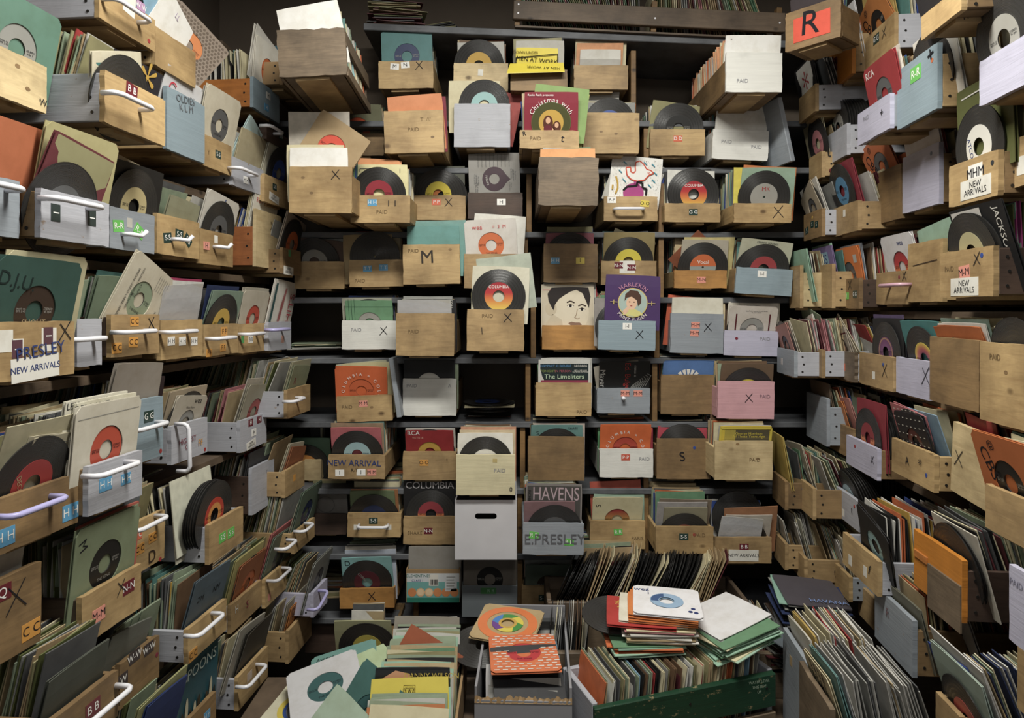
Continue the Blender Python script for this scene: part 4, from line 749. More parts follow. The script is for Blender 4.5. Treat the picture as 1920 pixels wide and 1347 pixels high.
Lf(2, 496, 325, 378, 543, 'pine', 'small pine box labelled NEW ARRIVALS with S S sticker', [('D', 278, 'blue', {'px': 522}), ('S', 268, 'b8b4a0', 'pale sleeve', None, {'px': 512, 'roll': 8})], [('s', 'S-S', 515, 351, 'dgsticker'), ('l', NA, 514, 372, None, 8, .07)])
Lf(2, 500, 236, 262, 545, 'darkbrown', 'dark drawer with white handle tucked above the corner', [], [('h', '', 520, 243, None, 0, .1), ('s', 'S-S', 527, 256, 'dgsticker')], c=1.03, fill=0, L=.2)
Lf(3, -40, 322, 438, 37, 'grey_paint', 'grey drawer at the very edge with white handle', [('S', 226, 'b06038', 'rust coloured sleeve with torn top', None, {'px': 6, 'curl': 2}), ('S', 240, 'black', 'black sleeve', None, {'px': 20})], [('h', '', -6, 344, None, 0, .115)], c=.93)
Lf(3, 76, 352, 447, 205, 'lgrey_paint', 'wide grey drawer with white handle and two J stickers', [('D', 306, 'dgrey', {'px': 122, 'cl': .06, 'look': 'black record with dark label in front'}), ('S', 262, '6c3038', 'maroon framed sleeve with olive picture area', None, {'px': 130, 's': .20, 'roll': 8, 'lean': 16, 'tx': (('box', -.076, .080, -.09, .078, '99956c'),)}), ('S', 250, 'a8a070', 'olive sleeve behind the maroon one', 'dgrey', {'px': 150, 's': .19})], [('h', '', 155, 381, None, 0, .115), ('w', '', 104, 399, None, 0, .02), ('w', '', 172, 409, None, 0, .02), ('s', 'I', 104, 399, '2e3a38', 90, .03), ('s', 'I', 172, 409, '2e3a38', 90, .03)], side='brown', c=.90)
Lf(3, 206, 386, 466, 290, 'grey_paint', 'grey drawer with two green R R stickers', [('D', 318, 'b8a878', {'px': 248, 'look': 'black record with cream label and red rim'}), ('S', 312, '1d1c1c', 'black sleeve with a red edge', None, {'px': 254}), ('S', 302, 'b8a888', 'tan sleeve', None, {'px': 262, 'roll': 6})], [('s', 'R-R', 222, 424, 'gsticker', -6, .036), ('s', 'R-R', 261, 434, 'gsticker', 32, .036), ('w', '', 243, 418, 'lgrey'), ('H', '', 255, 441)], pal=OLD)
Lf(3, 294, 399, 476, 374, 'pine', 'honey pine drawer with three S S stickers', [('S', 372, '8a8a70', 'olive grey sleeve, first of a long row', None, {'px': 352, 'roll': 4})], [('s', 'S-S', 314, 446, 'dgsticker', -8, .034), ('s', 'S-S', 336, 440, 'dgsticker', 4, .034), ('s', 'S-S', 352, 451, 'dgsticker', 40, .034), ('H', '', 344, 450)], pal=OLD, L=.40, lean=16)
Lf(3, 375, 428, 494, 437, 'pine', 'pine drawer with white hook handle and pink H sticker', [('D', 378, 'dgrey', {'px': 428}), ('S', 362, 'c4c0b8', 'white printed sleeve with blue script', 'dgrey', {'px': 408, 'roll': 6, 's': .19, 'tx': (('Lo', .02, .06, .05, '3a4a7a', -20),)})], [('s', 'H', 387, 461, 'psticker'), ('w', '', 405, 449), ('H', '', 420, 464)], pal=['cream', 'lgrey', 'khaki', 'maroon', 'white', 'kraft'])
Lf(3, 480, 391, 500, 528, 'palepine', 'yellowish board box with a pen cross', [('S', 370, 'd8d4c8', 'white sleeve printed RCA in red', None, {'px': 496, 'tx': (('RCA', -.05, .07, .022, 'c03038'),)}), ('S', 366, 'cream', 'cream sleeve behind', None, {'px': 490})], [('x', '', 510, 424)], side='redwood', L=.45, pal=['white', 'cream', 'blue', 'red', 'black', 'sage', 'gold', 'white'])
Lf(3, 530, 464, 514, 564, 'brown', 'brown box with green tape and NEW ARRIVALS label', [('D', 412, 'orange', {'px': 545}), ('S', 400, 'a89c90', 'torn grey sleeve', None, {'px': 548, 'roll': 10})], [('w', '', 543, 475, '4a9a60'), ('l', NA, 541, 508, None, 2, .075)])
Lf(4, -8, 604, 720, 140, 'pine', 'wide pine drawer with torn labels, lettered NEW ARRIVALS', [('S', 484, '2f4f48', 'large dark green sleeve pencilled D.J.U.', 'dbrown', {'px': 62, 's': .185, 'roll': 1, 'tx': (('D.J.U.', -.05, .05, .034, '1c2a28', -8), ('SHOUT', .0, -.020, .016, 'tan'))}), ('S', 476, 'b8b08c', 'cream sleeve with yellow labelled record', 'a89a3c', {'px': 150, 's': .186})], [('l', 'NEW ARRIVALS', 67, 690, 'binkt', -3, .105), ('w', '', 92, 637, 'white', 0, .034), ('w', '', 10, 640, 'white', 0, .03), ('w', '', 33, 652, 'white', 0, .024), ('s', 'I', 90, 630, '5a3a44', 90, .03), ('s', 'I', 32, 655, '5a3a44', 90, .03), ('p', 'PRESLEY', 76, 658, 'binkt', 5, .03), ('x', '', 121, 622, None, 0, .018)], c=.92)
Lf(4, 144, 598, 690, 191, 'lgrey_paint', 'narrow grey drawer front with white handle', [], [('h', '', 172, 636, None, 0, .1)], c=1.0)
Lf(4, 208, 590, 672, 299, 'tan', 'brown drawer with orange C C stickers and white handle', [('S', 470, 'c8c0ac', 'large printed list sleeve turned on its corner', 'sage', {'px': 255, 'art': 'goldlabel', 'roll': 22, 's': .185, 'lean': 8}), ('S', 520, '6a7c66', 'dark green sleeve', None, {'px': 215})], [('h', '', 268, 622, None, 0, .115), ('s', 'C C', 252, 603, 'asticker'), ('s', 'C C', 219, 653, 'asticker', 0, .032), ('s', 'C C', 250, 642, 'asticker', 3, .032), ('x', '', 283, 607)], side='darkbrown')
Lf(4, 301, 601, 677, 380, 'pine', 'pine drawer with three H stickers and white handle', [('S', 530, 'c8c8c6', 'clear plastic sleeve, dark record inside', None, {'px': 335, 'plastic': True, 'roll': -4}), ('D', 548, 'dgrey', {'px': 338}), ('S', 527, 'd0d0cc', 'white sleeve', None, {'px': 338}), ('S', 522, 'a02a58', 'magenta sleeve edge', None, {'px': 345})], [('h', '', 350, 622, None, 0, .115), ('s', 'H H', 321, 640, 'white2'), ('s', 'H H', 342, 640, 'white2'), ('s', 'H H', 364, 640, 'white2')])
Lf(4, 382, 609, 670, 447, 'pine', 'pine drawer with orange F F stickers and white handle', [('D', 552, 'ylabel', {'px': 413}), ('S', 546, '7a9080', 'grey green sleeve with a dark record', None, {'px': 418}), ('S', 536, 'navy', 'navy sleeve edge', None, {'px': 408})], [('h', '', 428, 634, None, 0, .11), ('s', 'F F', 420, 622, 'asticker', 0, .036), ('s', 'F F', 392, 662, 'asticker'), ('s', 'F F', 418, 652, 'asticker')], pal=OLD)
Lf(4, 448, 608, 664, 502, 'pine', 'pine drawer with B B stickers and a green tab', [('S', 546, 'b8b0a0', 'off white sleeve with brick red label', 'b8402c', {'px': 472}), ('S', 540, 'a8a294', 'grey sleeve with a curled corner', None, {'px': 480, 'curl': 4})], [('h', '', 484, 626, None, 0, .11), ('s', 'B B', 470, 637, 'white2'), ('w', '', 455, 637, '4a9a50')])
Lf(4, 503, 604, 660, 546, 'lgrey_paint', 'pale grey drawer with lilac handle, last in its row', [('S', 524, 'd0ccc4', 'tall white sleeve lettered HITS in red', None, {'art': 'hits', 'px': 524, 'roll': 4, 's': .19, 'curl': 2})], [('h', 'l', 531, 618, 'lilac_enamel', 0, .12), ('w', '', 530, 636, 'b8887a', 0, .02)])
Lf(5, -13, 940, 1048, 147, 'brown', 'big brown drawer with lilac handle and H H stickers', [('D', 818, 'a03032', {'px': 58, 'cl': .05, 'look': 'large black record with red label lettered DECCA', 'lean': 12, 'tx': [('DECCA', -.028, .004, .013, 'tan', -70)]}), ('S', 806, 'b0a890', 'torn striped paper sleeve around a large record', None, {'px': 92, 's': .19, 'curl': 4, 'lean': 13, 'roll': 6, 'cl': .06, 'tx': (('ln', [(-.08, .06), (.08, .07)], .001, 'dgrey'),)}), ('S', 784, 'b8b090', 'cream sleeve lying across the top', None, {'px': 60, 's': .19, 'lean': 24})], [('h', 'l', 80, 950, 'lilac_enamel', 0, .12), ('s', 'H H', 132, 960, 'bsticker', 0, .04), ('s', 'H H', 9, 1008, 'bsticker', 0, .04)], c=.92, lean=14)
Lf(5, 165, 876, 972, 267, 'lgrey_paint', 'pale grey drawer, white handle, blue H H stickers', [('S', 752, 'c6c0b0', 'tall cream sleeve with brick red label', 'b8442c', {'px': 198, 's': .19, 'lean': 6, 'tx': (('ln', [(-.088, .070), (.088, .072)], .0012, 'grey'),)}), ('S', 745, 'd0ccb8', 'cream sleeve handwritten OFRA HAZA', None, {'px': 190, 'tx': (('OFRA HAZA', -.04, .076, .02, 'ink'),)}), ('S', 742, 'd4d0c0', 'white divider handwritten LENA HORNE', None, {'px': 170, 'tx': (('LENA HORNE', -.03, .078, .018, 'ink'),)})], [('h', '', 228, 880, None, 0, .12), ('s', 'H H', 198, 908, 'bsticker', 0, .036), ('s', 'H H', 236, 898, 'bsticker', 0, .03)], side='brown', c=.90, pal=['cream', 'lgrey', 'sage', 'tan', 'white', 'dgrey'], lean=8)
Lf(5, 254, 752, 872, 306, 'bluegrey_paint', 'tall blue grey drawer with dark G G sticker', [('S', 676, '8f867c', 'grey brown curved card rising high', None, {'px': 250, 'curl': 4, 'roll': 4}), ('S', 712, '2e2024', 'dark plum sleeve', None, {'px': 262})], [('h', '', 290, 800, None, 0, .115), ('s', 'G G', 279, 781, 'dgsticker', 0, .036), ('d', '', 301, 846, 'red')], c=.98)
Lf(5, 321, 801, 874, 389, 'lgrey_paint', 'pale grey drawer with upright white handle and red scribbles', [('S', 736, 'bcb4a4', 'worn white sleeve printed wea', 'grey', {'px': 348, 'roll': 7, 's': .19, 'tx': (('wea', .03, .062, .022, 'ink'), ('Music from', .0, .044, .009, 'ink'))}), ('S', 728, 'a89880', 'tan sleeve', None, {'px': 340})], [('v', '', 355, 840, None, -4, .12), ('p', 'HIGHEST\nCS', 351, 832, 'crimson', 0, .02), ('p', 'FF', 375, 830, 'asticker', 0, .024), ('d', '', 384, 843, 'red')], side='lgrey_paint', pal=['peach', 'tan', 'cream', 'pink', 'khaki', 'kraft', 'lgrey'], L=.42, lean=16)
Lf(5, 450, 790, 851, 500, 'lgrey_paint', 'white grey drawer with four small H stickers', [('S', 716, '9a9480', 'khaki sleeve holding a red labelled record', 'a04038', {'px': 474, 's': .19, 'roll': 6}), ('D', 722, 'b04a40', {'px': 480}), ('S', 705, 'b8b0a0', 'pale sleeve behind', None, {'px': 470, 'roll': 4})], [('s', 'H', 470, 793, 'msticker'), ('s', 'H', 486, 787, 'msticker'), ('s', 'H', 476, 811, 'white2'), ('l', NA, 471, 833, None, -8, .06)], side='lgrey_paint', L=.42, pal=['khaki', 'maroon', 'tan', 'cream', 'dgrey', 'kraft', 'sage', 'pink'], lean=17)
Lf(5, 538, 732, 786, 582, 'tan', 'tan drawer deep in the corner with white handle', [('S', 682, '7f8468', 'olive sleeve with red emblem', None, {'px': 556, 'roll': 5, 'tx': (('R', -.03, .02, .03, 'crimson'),)}), ('S', 676, 'a09c80', 'brown paper cover', None, {'px': 570})], [('h', '', 562, 750, None, 0, .1)], side='lgrey_paint', L=.42, pal=OLD, lean=17)
Lf(6, -60, 1116, 1285, 78, 'brown', 'large shaded brown box with orange C C sticker', [], [('s', 'C C', 58, 1181, 'asticker', 0, .04), ('s', 'Q', 4, 1113, 'msticker', 0, .036), ('x', '', 30, 1120, None, 0, .026)], c=.93)
Lf(6, 153, 1122, 1216, 265, 'pine', 'brown pine drawer with maroon N N sticker', [('S', 968, '7d8a6c', 'sage green sleeve with black ringed record', 'black', {'px': 194, 's': .19, 'lean': 7, 'tx': (('M', -.074, .06, .03, 'ink', -70),)}), ('S', 962, 'b0584a', 'pink edged sleeve', None, {'px': 198, 's': .188}), ('S', 935, '5a6064', 'slate grey sleeve standing high', None, {'px': 196, 's': .19})], [('s', 'N-N', 241, 1101, 'msticker', 0, .036), ('s', 'M-M', 185, 1153, 'psticker', 0, .036), ('x', '', 227, 1102)], side='darkbrown', c=.92, lean=5, pal=OLD + ['dgrey', 'olive'])
Lf(6, 246, 985, 1084, 309, 'pine', 'pine drawer with white handle and a pencilled D', [], [('h', '', 290, 982, None, 0, .11), ('s', 'C C', 262, 1030, 'asticker', 0, .032), ('s', 'C C', 286, 1008, 'asticker', 0, .03), ('s', 'C C', 258, 1004, 'osticker', 0, .03), ('p', 'D', 284, 1044, '3a2c24', 0, .04), ('d', '', 300, 1049, 'red')], c=.98)
Lf(6, 392, 986, 1060, 456, 'tan', 'brown open drawer with green stickers, full of black records', [('D', 902, 'redorange', {'px': 400, 'lean': 6, 'look': 'stacked black record with red and orange label'}), ('D', 901, '', {'px': 395, 'lean': 6, 'look': 'second black record of the stack'}), ('D', 900, '', {'px': 390, 'lean': 6, 'look': 'third black record of the stack'}), ('D', 901, '', {'px': 386, 'lean': 6, 'look': 'fourth black record of the stack'}), ('D', 902, '', {'px': 382, 'lean': 6, 'look': 'fifth black record of the stack'}), ('D', 904, '', {'px': 378, 'lean': 6, 'look': 'sixth black record of the stack'}), ('S', 888, 'd0d0bc', 'white green sleeve behind the stacked records', None, {'px': 368, 's': .185}), ('S', 905, 'c8c4b0', 'curling cream sleeve', None, {'px': 345, 's': .185})], [('s', 'S S', 417, 1008, 'gsticker', 0, .034), ('s', 'S S', 433, 999, 'gsticker', 0, .034)], side='lgrey_paint', L=.40, c=.90, pal=['cream', 'white', 'lgrey', 'sage', 'black', 'cream'], lean=-6)
Lf(6, 472, 879, 968, 514, 'lgrey_paint', 'tall white grey front with a pencilled cross', [('S', 840, '3a3a3c', 'charcoal picture sleeve', None, {'px': 488})], [('f', 'T', 500, 885)], side='darkbrown', L=.42)
Lf(6, 534, 884, 935, 571, 'tan', 'small tan drawer with an orange tab', [('S', 832, '9a5c38', 'rust sleeve leaning forward', None, {'px': 552, 'roll': 10}), ('S', 826, 'b8b098', 'cream sleeve leaning forward', None, {'px': 545, 'roll': 8})], [('w', '', 552, 896, 'asticker')], side='tan', pal=OLD, lean=18)
Lf(7, 352, 1182, 1248, 425, 'pine', 'pine drawer with white handle and orange C C sticker', [('S', 1068, '4c5c68', 'slate blue sleeve with two small stamps', None, {'px': 382, 's': .19, 'lean': 5, 'roll': 2, 'tx': (('ZM', -.04, .03, .022, 'black'), ('NM', .035, .03, .022, 'black'))})], [('h', '', 398, 1172, None, 0, .12), ('s', 'C C', 362, 1228, 'asticker', 0, .036)], side='lgrey_paint', L=.42, c=.90, lean=4, pal=['dgrey', 'grey', 'khaki', 'gold', 'teal', 'sage', 'brown', 'dgrey'])
Lf(7, 433, 1136, 1190, 491, 'tan', 'brown drawer with crossed and red letters', [('S', 1044, '9a5a34', 'dark picture sleeve with orange label', 'orange', {'px': 462, 's': .185}), ('S', 1032, 'b0a868', 'khaki sleeve', None, {'px': 452, 's': .185})], [('p', 'H', 443, 1143, 'white', 0, .028), ('p', 'S', 463, 1133, 'crimson', 0, .03)], side='lgrey_paint', L=.42, c=.97, pal=OLD, lean=15)
Lf(7, 497, 1088, 1142, 546, 'pine', 'pine drawer with white handle below the green sleeve', [('S', 992, '6c7868', 'grey green sleeve with dark hole', 'dgrey', {'px': 518, 's': .19, 'roll': 3}), ('S', 986, 'b06060', 'pinkish sleeve edge', None, {'px': 512, 's': .19})], [('h', '', 534, 1078, None, 0, .11), ('w', '', 505, 1120, 'psticker')], side='lgrey_paint', L=.42, c=.96, pal=OLD, lean=16)
Lf(7, 552, 1000, 1040, 590, 'tan', 'tan drawer in the corner with two white handles', [('S', 912, '5e7060', 'green sleeve with navy label', 'navy', {'px': 574, 's': .19}), ('S', 935, 'a09c88', 'grey brown sleeve', None, {'px': 562, 'roll': 4})], [('h', '', 547, 1022, None, 0, .085), ('h', '', 580, 990, None, 0, .085)], L=.4, c=.99, pal=OLD, lean=18)
Lf(8, 100, 1350, 1450, 222, 'brown', 'brown drawer with maroon B B sticker and white handle', [('S', 1235, '4c5048', 'charcoal green sleeve', None, {'px': 135, 's': .19, 'lean': 10})], [('h', '', 210, 1322, None, 0, .12), ('s', 'B B', 174, 1329, 'msticker', 0, .038)], c=.86, pal=OLD, lean=8)
Lf(8, 224, 1248, 1335, 299, 'brown', 'brown drawer with W W stickers', [('S', 1168, '6a6c64', 'plastic covered grey sleeve', None, {'px': 215, 's': .19, 'roll': 10}), ('D', 1180, 'dgrey', {'px': 236}), ('S', 1150, '86947c', 'green striped sleeve', None, {'px': 245, 'tx': (('ln', [(-.03, .088), (-.03, -.05)], .002, 'dgreen'), ('ln', [(.0, .088), (.0, -.05)], .002, 'dgreen'))})], [('s', 'W-W', 252, 1231, '3a2c2c', 0, .036), ('s', 'W-W', 279, 1216, '3a2c2c', 0, .034), ('s', '-W', 229, 1276, '3a2c2c', 0, .036), ('d', '', 294, 1228, 'crimson')], c=.95)
Lf(8, 446, 1272, 1336, 502, 'pine', 'pine drawer with white handle and scribbled label', [('S', 1166, '4a463e', 'dark crumpled picture sleeve', None, {'px': 470, 's': .19, 'curl': 4, 'roll': 5}), ('S', 1160, 'a8a498', 'pale sleeve corner', None, {'px': 452, 'roll': 8})], [('h', '', 484, 1268, None, 0, .12), ('w', '', 468, 1268, 'b8a89c', 90, .024)], side='lgrey_paint', L=.42, c=.93, pal=OLD, lean=15)
Lf(8, 541, 1184, 1246, 584, 'tan', 'tall tan box with nailed side, orange sleeve inside', [('S', 1122, 'b8722e', 'dull orange sleeve lettered CBS', None, {'px': 556, 's': .182, 'tx': (('CBS', -.05, .05, .03, 'ink', -60),)}), ('S', 1112, 'a8a494', 'grey sleeve', None, {'px': 548})], [], side='tan', L=.4, c=.94, pal=['cream', 'lgrey', 'tan', 'dgrey', 'white'], lean=15)
Lf(8, 588, 1112, 1160, 614, 'lilac_paint', 'thin pale front with lilac handle near the corner', [('S', 1040, '8a8c86', 'grey sleeve with dark oval', 'dgrey', {'px': 594, 's': .185})], [('h', 'l', 606, 1126, 'lilac_enamel', -12, .1)], L=.35, c=.96, pal=OLD, lean=16)
Lf(9, 335, 1370, 1450, 405, 'brown', 'lowest brown drawer with blue stickers', [('S', 1228, '1f5866', 'teal sleeve titled SPOONS in white', None, {'art': 'spoons', 'px': 368, 's': .185, 'mat': 'gloss_print', 'lean': 4})], [('s', 'H H', 388, 1342, 'bsticker')], c=.92, pal=OLD, lean=6)
Lf(9, 268, 1420, 1490, 330, 'weathered', 'lowest weathered drawer holding a navy sleeve', [('S', 1290, '26386c', 'plain navy blue sleeve', None, {'px': 292, 's': .185, 'lean': 6, 'roll': 6}), ('S', 1284, '9a9a68', 'olive yellow sleeve', None, {'px': 284, 's': .185})], c=.90, pal=OLD, lean=10)

sleeve(Matrix.Translation(P(350, 84, 1.92)) @ Matrix.Rotation(R(52), 4, 'Z') @ Matrix.Rotation(R(-6), 4, 'X') @ Matrix.Rotation(R(38), 4, 'Y'), '8a7a6c', 'brown honeycomb patterned sleeve turned on its corner, high on the left side', 'd07834', art='beehive', s=.185, place='high on the left side')

# ---------------------------------------------------------------- right wall, top row downwards, near end first
CB = (('CBS', -.052, .030, .040, 'ink', -70), ('@', -.030, .070, .022, 'ink', -70))
Rt(1, 1803, -32, 18, 1727, 'pine', 'pine box at the very top of the wall', [('S', -60, '262428', 'black and maroon sleeve', None, {'px': 1760})], side='brown', c=.74)
Rt(1, 1677, 22, 92, 1622, 'pine', 'pine box with dark G G sticker and pen cross', [('S', -22, 'b8702e', 'orange record company sleeve lettered CBS, upturned', 'black', {'px': 1640, 'roll': -18, 's': .185, 'tx': CB}), ('S', -26, 'b89a50', 'yellowed sleeve behind the orange one', None, {'px': 1655})], [('s', 'G G', 1643, 73, 'dgsticker', 0, .038), ('x', '', 1658, 62)], side='lgrey_paint', L=.36)
Rt(1, 1598, 46, 137, 1546, 'orange_paint', 'orange painted board front with a chipped corner', [('S', 22, 'd8d8dc', 'clean white round cornered sleeve', None, {'px': 1588})], side='tan')
free_box(1523, 84, 2.0, .165, .115, .12, -50, 'brown', 'box papered in bright orange red with a large drawn R', 'high in the corner', items=[('S', -14, '3a3034', 'dark sleeve with red corner', None, {})], marks=[('R', 'd8452a', 1488, 82, (1557, 14)), ('p', 'R', 1519, 44, 'ink', -4, .10)], fill=.6)
Rt(2, 1529, 156, 208, 1498, 'tan', 'small tan box with pale side, near the corner', [('S', 118, '1c1a1c', 'black sleeve printed with a red maple leaf', None, {'px': 1510, 'tx': (('box', -.07, .07, -.03, .08, 'white'), ('*', .0, .0, .14, 'a02a30'))})], side='lgrey_paint', L=.40, c=.80, pal=['black', 'white', 'maroon', 'dgrey'])
Rt(2, 1669, 173, 240, 1608, 'lilac_paint', 'white grey box stamped PAID with a pen plus', [('S', 112, '97242c', 'bright red sleeve printed RCA', 'dgrey', {'px': 1666, 's': .185, 'tx': (('RCA', -.055, .070, .026, 'white2'),)}), ('S', 106, 'd8d0c4', 'white sleeve torn at the top', None, {'px': 1668, 'curl': 3, 's': .185})], [('p', '+', 1654, 212, 'ink', 0, .034), ('f', 'PAID', 1624, 222)], side='grey_paint')
Rt(2, 1758, 78, 203, 1682, 'bluegrey_paint', 'blue grey drawer front with green R R sticker', [('D', 62, '', {'px': 1742, 'look': 'black record edge'}), ('S', 56, 'd4d0c8', 'white sleeve curling over a record', None, {'px': 1752, 'curl': 3})], [('s', 'R-R', 1717, 138, 'gsticker', 0, .05), ('p', '+', 1746, 104, 'ink', 12, .055), ('d', '', 1748, 113, 'orange')], side='tan', L=.42, pal=['black', 'cream', 'dgrey', 'black', 'tan'])
Rt(2, 1935, 56, 152, 1836, 'lilac_paint', 'scratched white drawer front', [('D', -12, 'silver', {'px': 1888, 'look': 'huge looking black record with pale label'})], [], side='brown', c=.80)
Rt(3, 1541, 282, 332, 1517, 'pine', 'pine box end behind the grey front', [('D', 222, 'pink', {'px': 1538}), ('S', 216, 'cream', 'cream sleeve corner', None, {'px': 1530})], c=.85)
Rt(3, 1588, 230, 290, 1541, 'lgrey_paint', 'pale grey box full of bare black records', [('D', 190, 'silver', {'px': 1572, 'lean': 4, 'look': 'first bare record of the row, silver label'})] + [('D', 188 - k * .2, '', {'px': 1576 + 5 * k, 'lean': 4, 'look': f'{ORD[k + 2]} bare record of the row'}) for k in range(8)], side='lgrey_paint', L=.42, pal=['black'], nails=3)
Rt(3, 1690, 305, 409, 1624, 'brown', 'tall brown board box with a pink speck', [('S', 246, 'b86030', 'orange CBS sleeve bent to one side', 'dgrey', {'px': 1642, 'roll': -14, 's': .182, 'tx': CB})], [('d', '', 1641, 341, 'magenta')], pal=['cream', 'sage', 'lgrey', 'cream', 'orange'], lean=16)
Rt(3, 1761, 265, 382, 1692, 'lilac_paint', 'tall lilac white box front with blue dot', [('S', 240, 'd4d0d4', 'white sleeve', None, {'px': 1732}), ('S', 235, 'b04a48', 'red edged sleeve', None, {'px': 1738})], [('d', '', 1746, 288, 'navy')], side='brown')
Rt(3, 1872, 278, 366, 1779, 'pine', 'pine box labelled NEW ARRIVALS with red M M sticker', [('D', 197, 'white', {'px': 1838, 'look': 'large shiny record with white ATCO label', 'lean': 5, 'tx': [('ATCO', -.030, .002, .016, 'binkt', -80)]}), ('S', 147, '5b6032', 'olive green sleeve with white emblem', None, {'px': 1850, 's': .195, 'lean': 3, 'tx': (('ring', .052, .055, .0, .022, 'white'), ('ln', [(-.08, .075), (.02, .078), (.03, .04)], .003, 'white'))})], [('s', 'MHM', 1829, 324, 'white2', 0, .05), ('l', NA, 1829, 352, None, 0, .11), ('d', '', 1861, 305, '2a3038')], side='brown', c=.83, lean=5, pal=['olive', 'khaki', 'dbrown', 'tan', 'olive'], tops=.215)
Rt(3, 1985, 228, 330, 1888, 'tan', 'weathered pine box cut by the picture edge', [], [('w', '', 1916, 310, None, 0, .03)], c=.86)
Rt(4, 1541, 390, 443, 1507, 'brown', 'brown box with three dark S stickers in a row', [('S', 340, 'a89a84', 'speckled cardboard sleeve leaning over', 'dgrey', {'px': 1520, 'roll': -22, 's': .17}), ('S', 338, 'c8c4bc', 'white sleeve fan', None, {'px': 1530, 'roll': -8})], [('s', 'S', 1513, 433, 'dgsticker', -10), ('s', 'S', 1523, 421, 'dgsticker'), ('s', 'S', 1531, 421, 'dgsticker'), ('d', '', 1523, 408, 'gold')], side='lgrey_paint', c=.84)
Rt(4, 1609, 374, 432, 1563, 'tan', 'grained pine box with a scrap of white tape', [('D', 308, '4a86b0', {'px': 1583, 'roll': 0, 'look': 'leaning black record with blue label'}), ('S', 306, '8a2a3a', 'red edged sleeve', None, {'px': 1596})], [('w', '', 1583, 400)], pal=['maroon', 'cream', 'navy', 'white', 'black'], lean=15)
Rt(5, 1500, 497, 578, 1480, 'tan', 'narrow pine end beside the corner gap', [('S', 470, 'mint', 'mint green card', None, {'px': 1500})], side='palepine', c=.80, L=.3)
Rt(5, 1560, 494, 578, 1517, 'tan', 'grained pine box under the lilac CBS sleeve', [('S', 464, '7c6a9a', 'lilac sleeve printed CBS on pale blue', None, {'px': 1546, 'tx': (('box', -.05, .05, .02, .07, 'lblue'), ('CBS', 0, .045, .045, 'binkt'))}), ('S', 460, 'mint', 'mint green sleeve', None, {'px': 1540})], side='tan')
Rt(5, 1611, 521, 579, 1563, 'brown', 'brown box with green sticker and a pen cross', [('S', 464, 'cf6f26', 'vivid orange CBS sleeve with price sticker', 'dgrey', {'px': 1596, 's': .185, 'lean': 5, 'tx': CB + (('box', .045, .070, .04, .065, 'lgrey'),)}), ('S', 460, '9aa4b0', 'blue white sleeve', None, {'px': 1600, 's': .185})], [('s', 'I', 1588, 555, 'gsticker'), ('s', 'G G', 1603, 552, 'dgsticker'), ('x', '', 1594, 535)], side='darkbrown', L=.42, lean=8, pal=['red', 'cream', 'kraft', 'navy', 'tan', 'white', 'brown', 'cream'])
Rt(5, 1701, 506, 571, 1643, 'tan', 'tan drawer with a long pink handle', [('S', 440, 'cfcdd0', 'white sleeve printed wea', 'sunset', {'px': 1702, 's': .19, 'tx': (('wea', .02, .070, .022, 'binkt'),)})], [('h', 'p', 1664, 535, 'pink_enamel', 0, .12), ('x', '', 1696, 518, None, 0, .014), ('d', '', 1686, 520, 'crimson')], pal=['maroon', 'cream', 'dgrey', 'tan', 'brown'], L=.42)
Rt(5, 1768, 446, 566, 1702, 'pine', 'tall striped pine box with a long crack', [('S', 412, '8fb09c', 'mint sleeve rising at a slant', None, {'px': 1780, 'roll': -6})], [('z', '', 1712, 499, (1758, 487))], side='tan')
Rt(5, 1863, 459, 556, 1762, 'pine', 'wide pine box, NEW ARRIVALS label, pink M M sticker', [('D', 400, 'b8b084', {'px': 1822, 'look': 'glossy black record with cream label', 'lean': 3}), ('D', 400, '', {'px': 1832, 'look': 'second glossy record close behind', 'lean': 3}), ('S', 385, '19191b', 'black and white sleeve printed JACKSON', None, {'px': 1850, 's': .19, 'lean': 2, 'tx': (('JACKSON', .07, .030, .024, 'white', -90), ('box', -.088, .02, .02, .088, 'd0ccc8'))})], [('l', NA, 1808, 538, None, 0, .105), ('s', 'M-M', 1808, 511, 'psticker', -5, .04), ('f', 'PAID', 1780, 505), ('d', '', 1841, 479, 'blue'), ('x', '', 1832, 486, None, 0, .015)], side='darkbrown', c=.83, L=.44, lean=2, pal=['white', 'magenta', 'mint', 'dbrown', 'dgrey', 'brown', 'olive'])
Rt(6, 1489, 658, 708, 1457, 'grey_paint', 'small grey box with a torn scrap', [('S', 604, 'b07a70', 'pink and grey sleeve fanned sideways', 'black', {'px': 1474, 'roll': -8, 's': .175}), ('S', 600, 'b8b0a0', 'cream sleeve', None, {'px': 1480, 'roll': -6})], [('w', '', 1466, 678, 'b8b0b0')], side='lgrey_paint', c=.84, pal=['pink', 'cream', 'lgrey', 'maroon'], lean=15)
Rt(6, 1541, 656, 709, 1499, 'tan', 'tan box with small pen cross and white side', [('S', 596, 'c46c2a', 'orange CBS sleeve with black ringed record', 'red', {'px': 1520, 'roll': -8, 'tx': CB}), ('S', 588, 'd0ccc4', 'chequered white sleeve', None, {'px': 1512, 'roll': -12}), ('S', 566, '7a8a70', 'grey green sleeve turned high', None, {'px': 1530, 'roll': 16, 's': .17})], [('x', '', 1527, 679, None, 0, .012), ('w', '', 1521, 684)], side='lgrey_paint', pal=['cream', 'maroon', 'sage', 'tan', 'white'], lean=15)
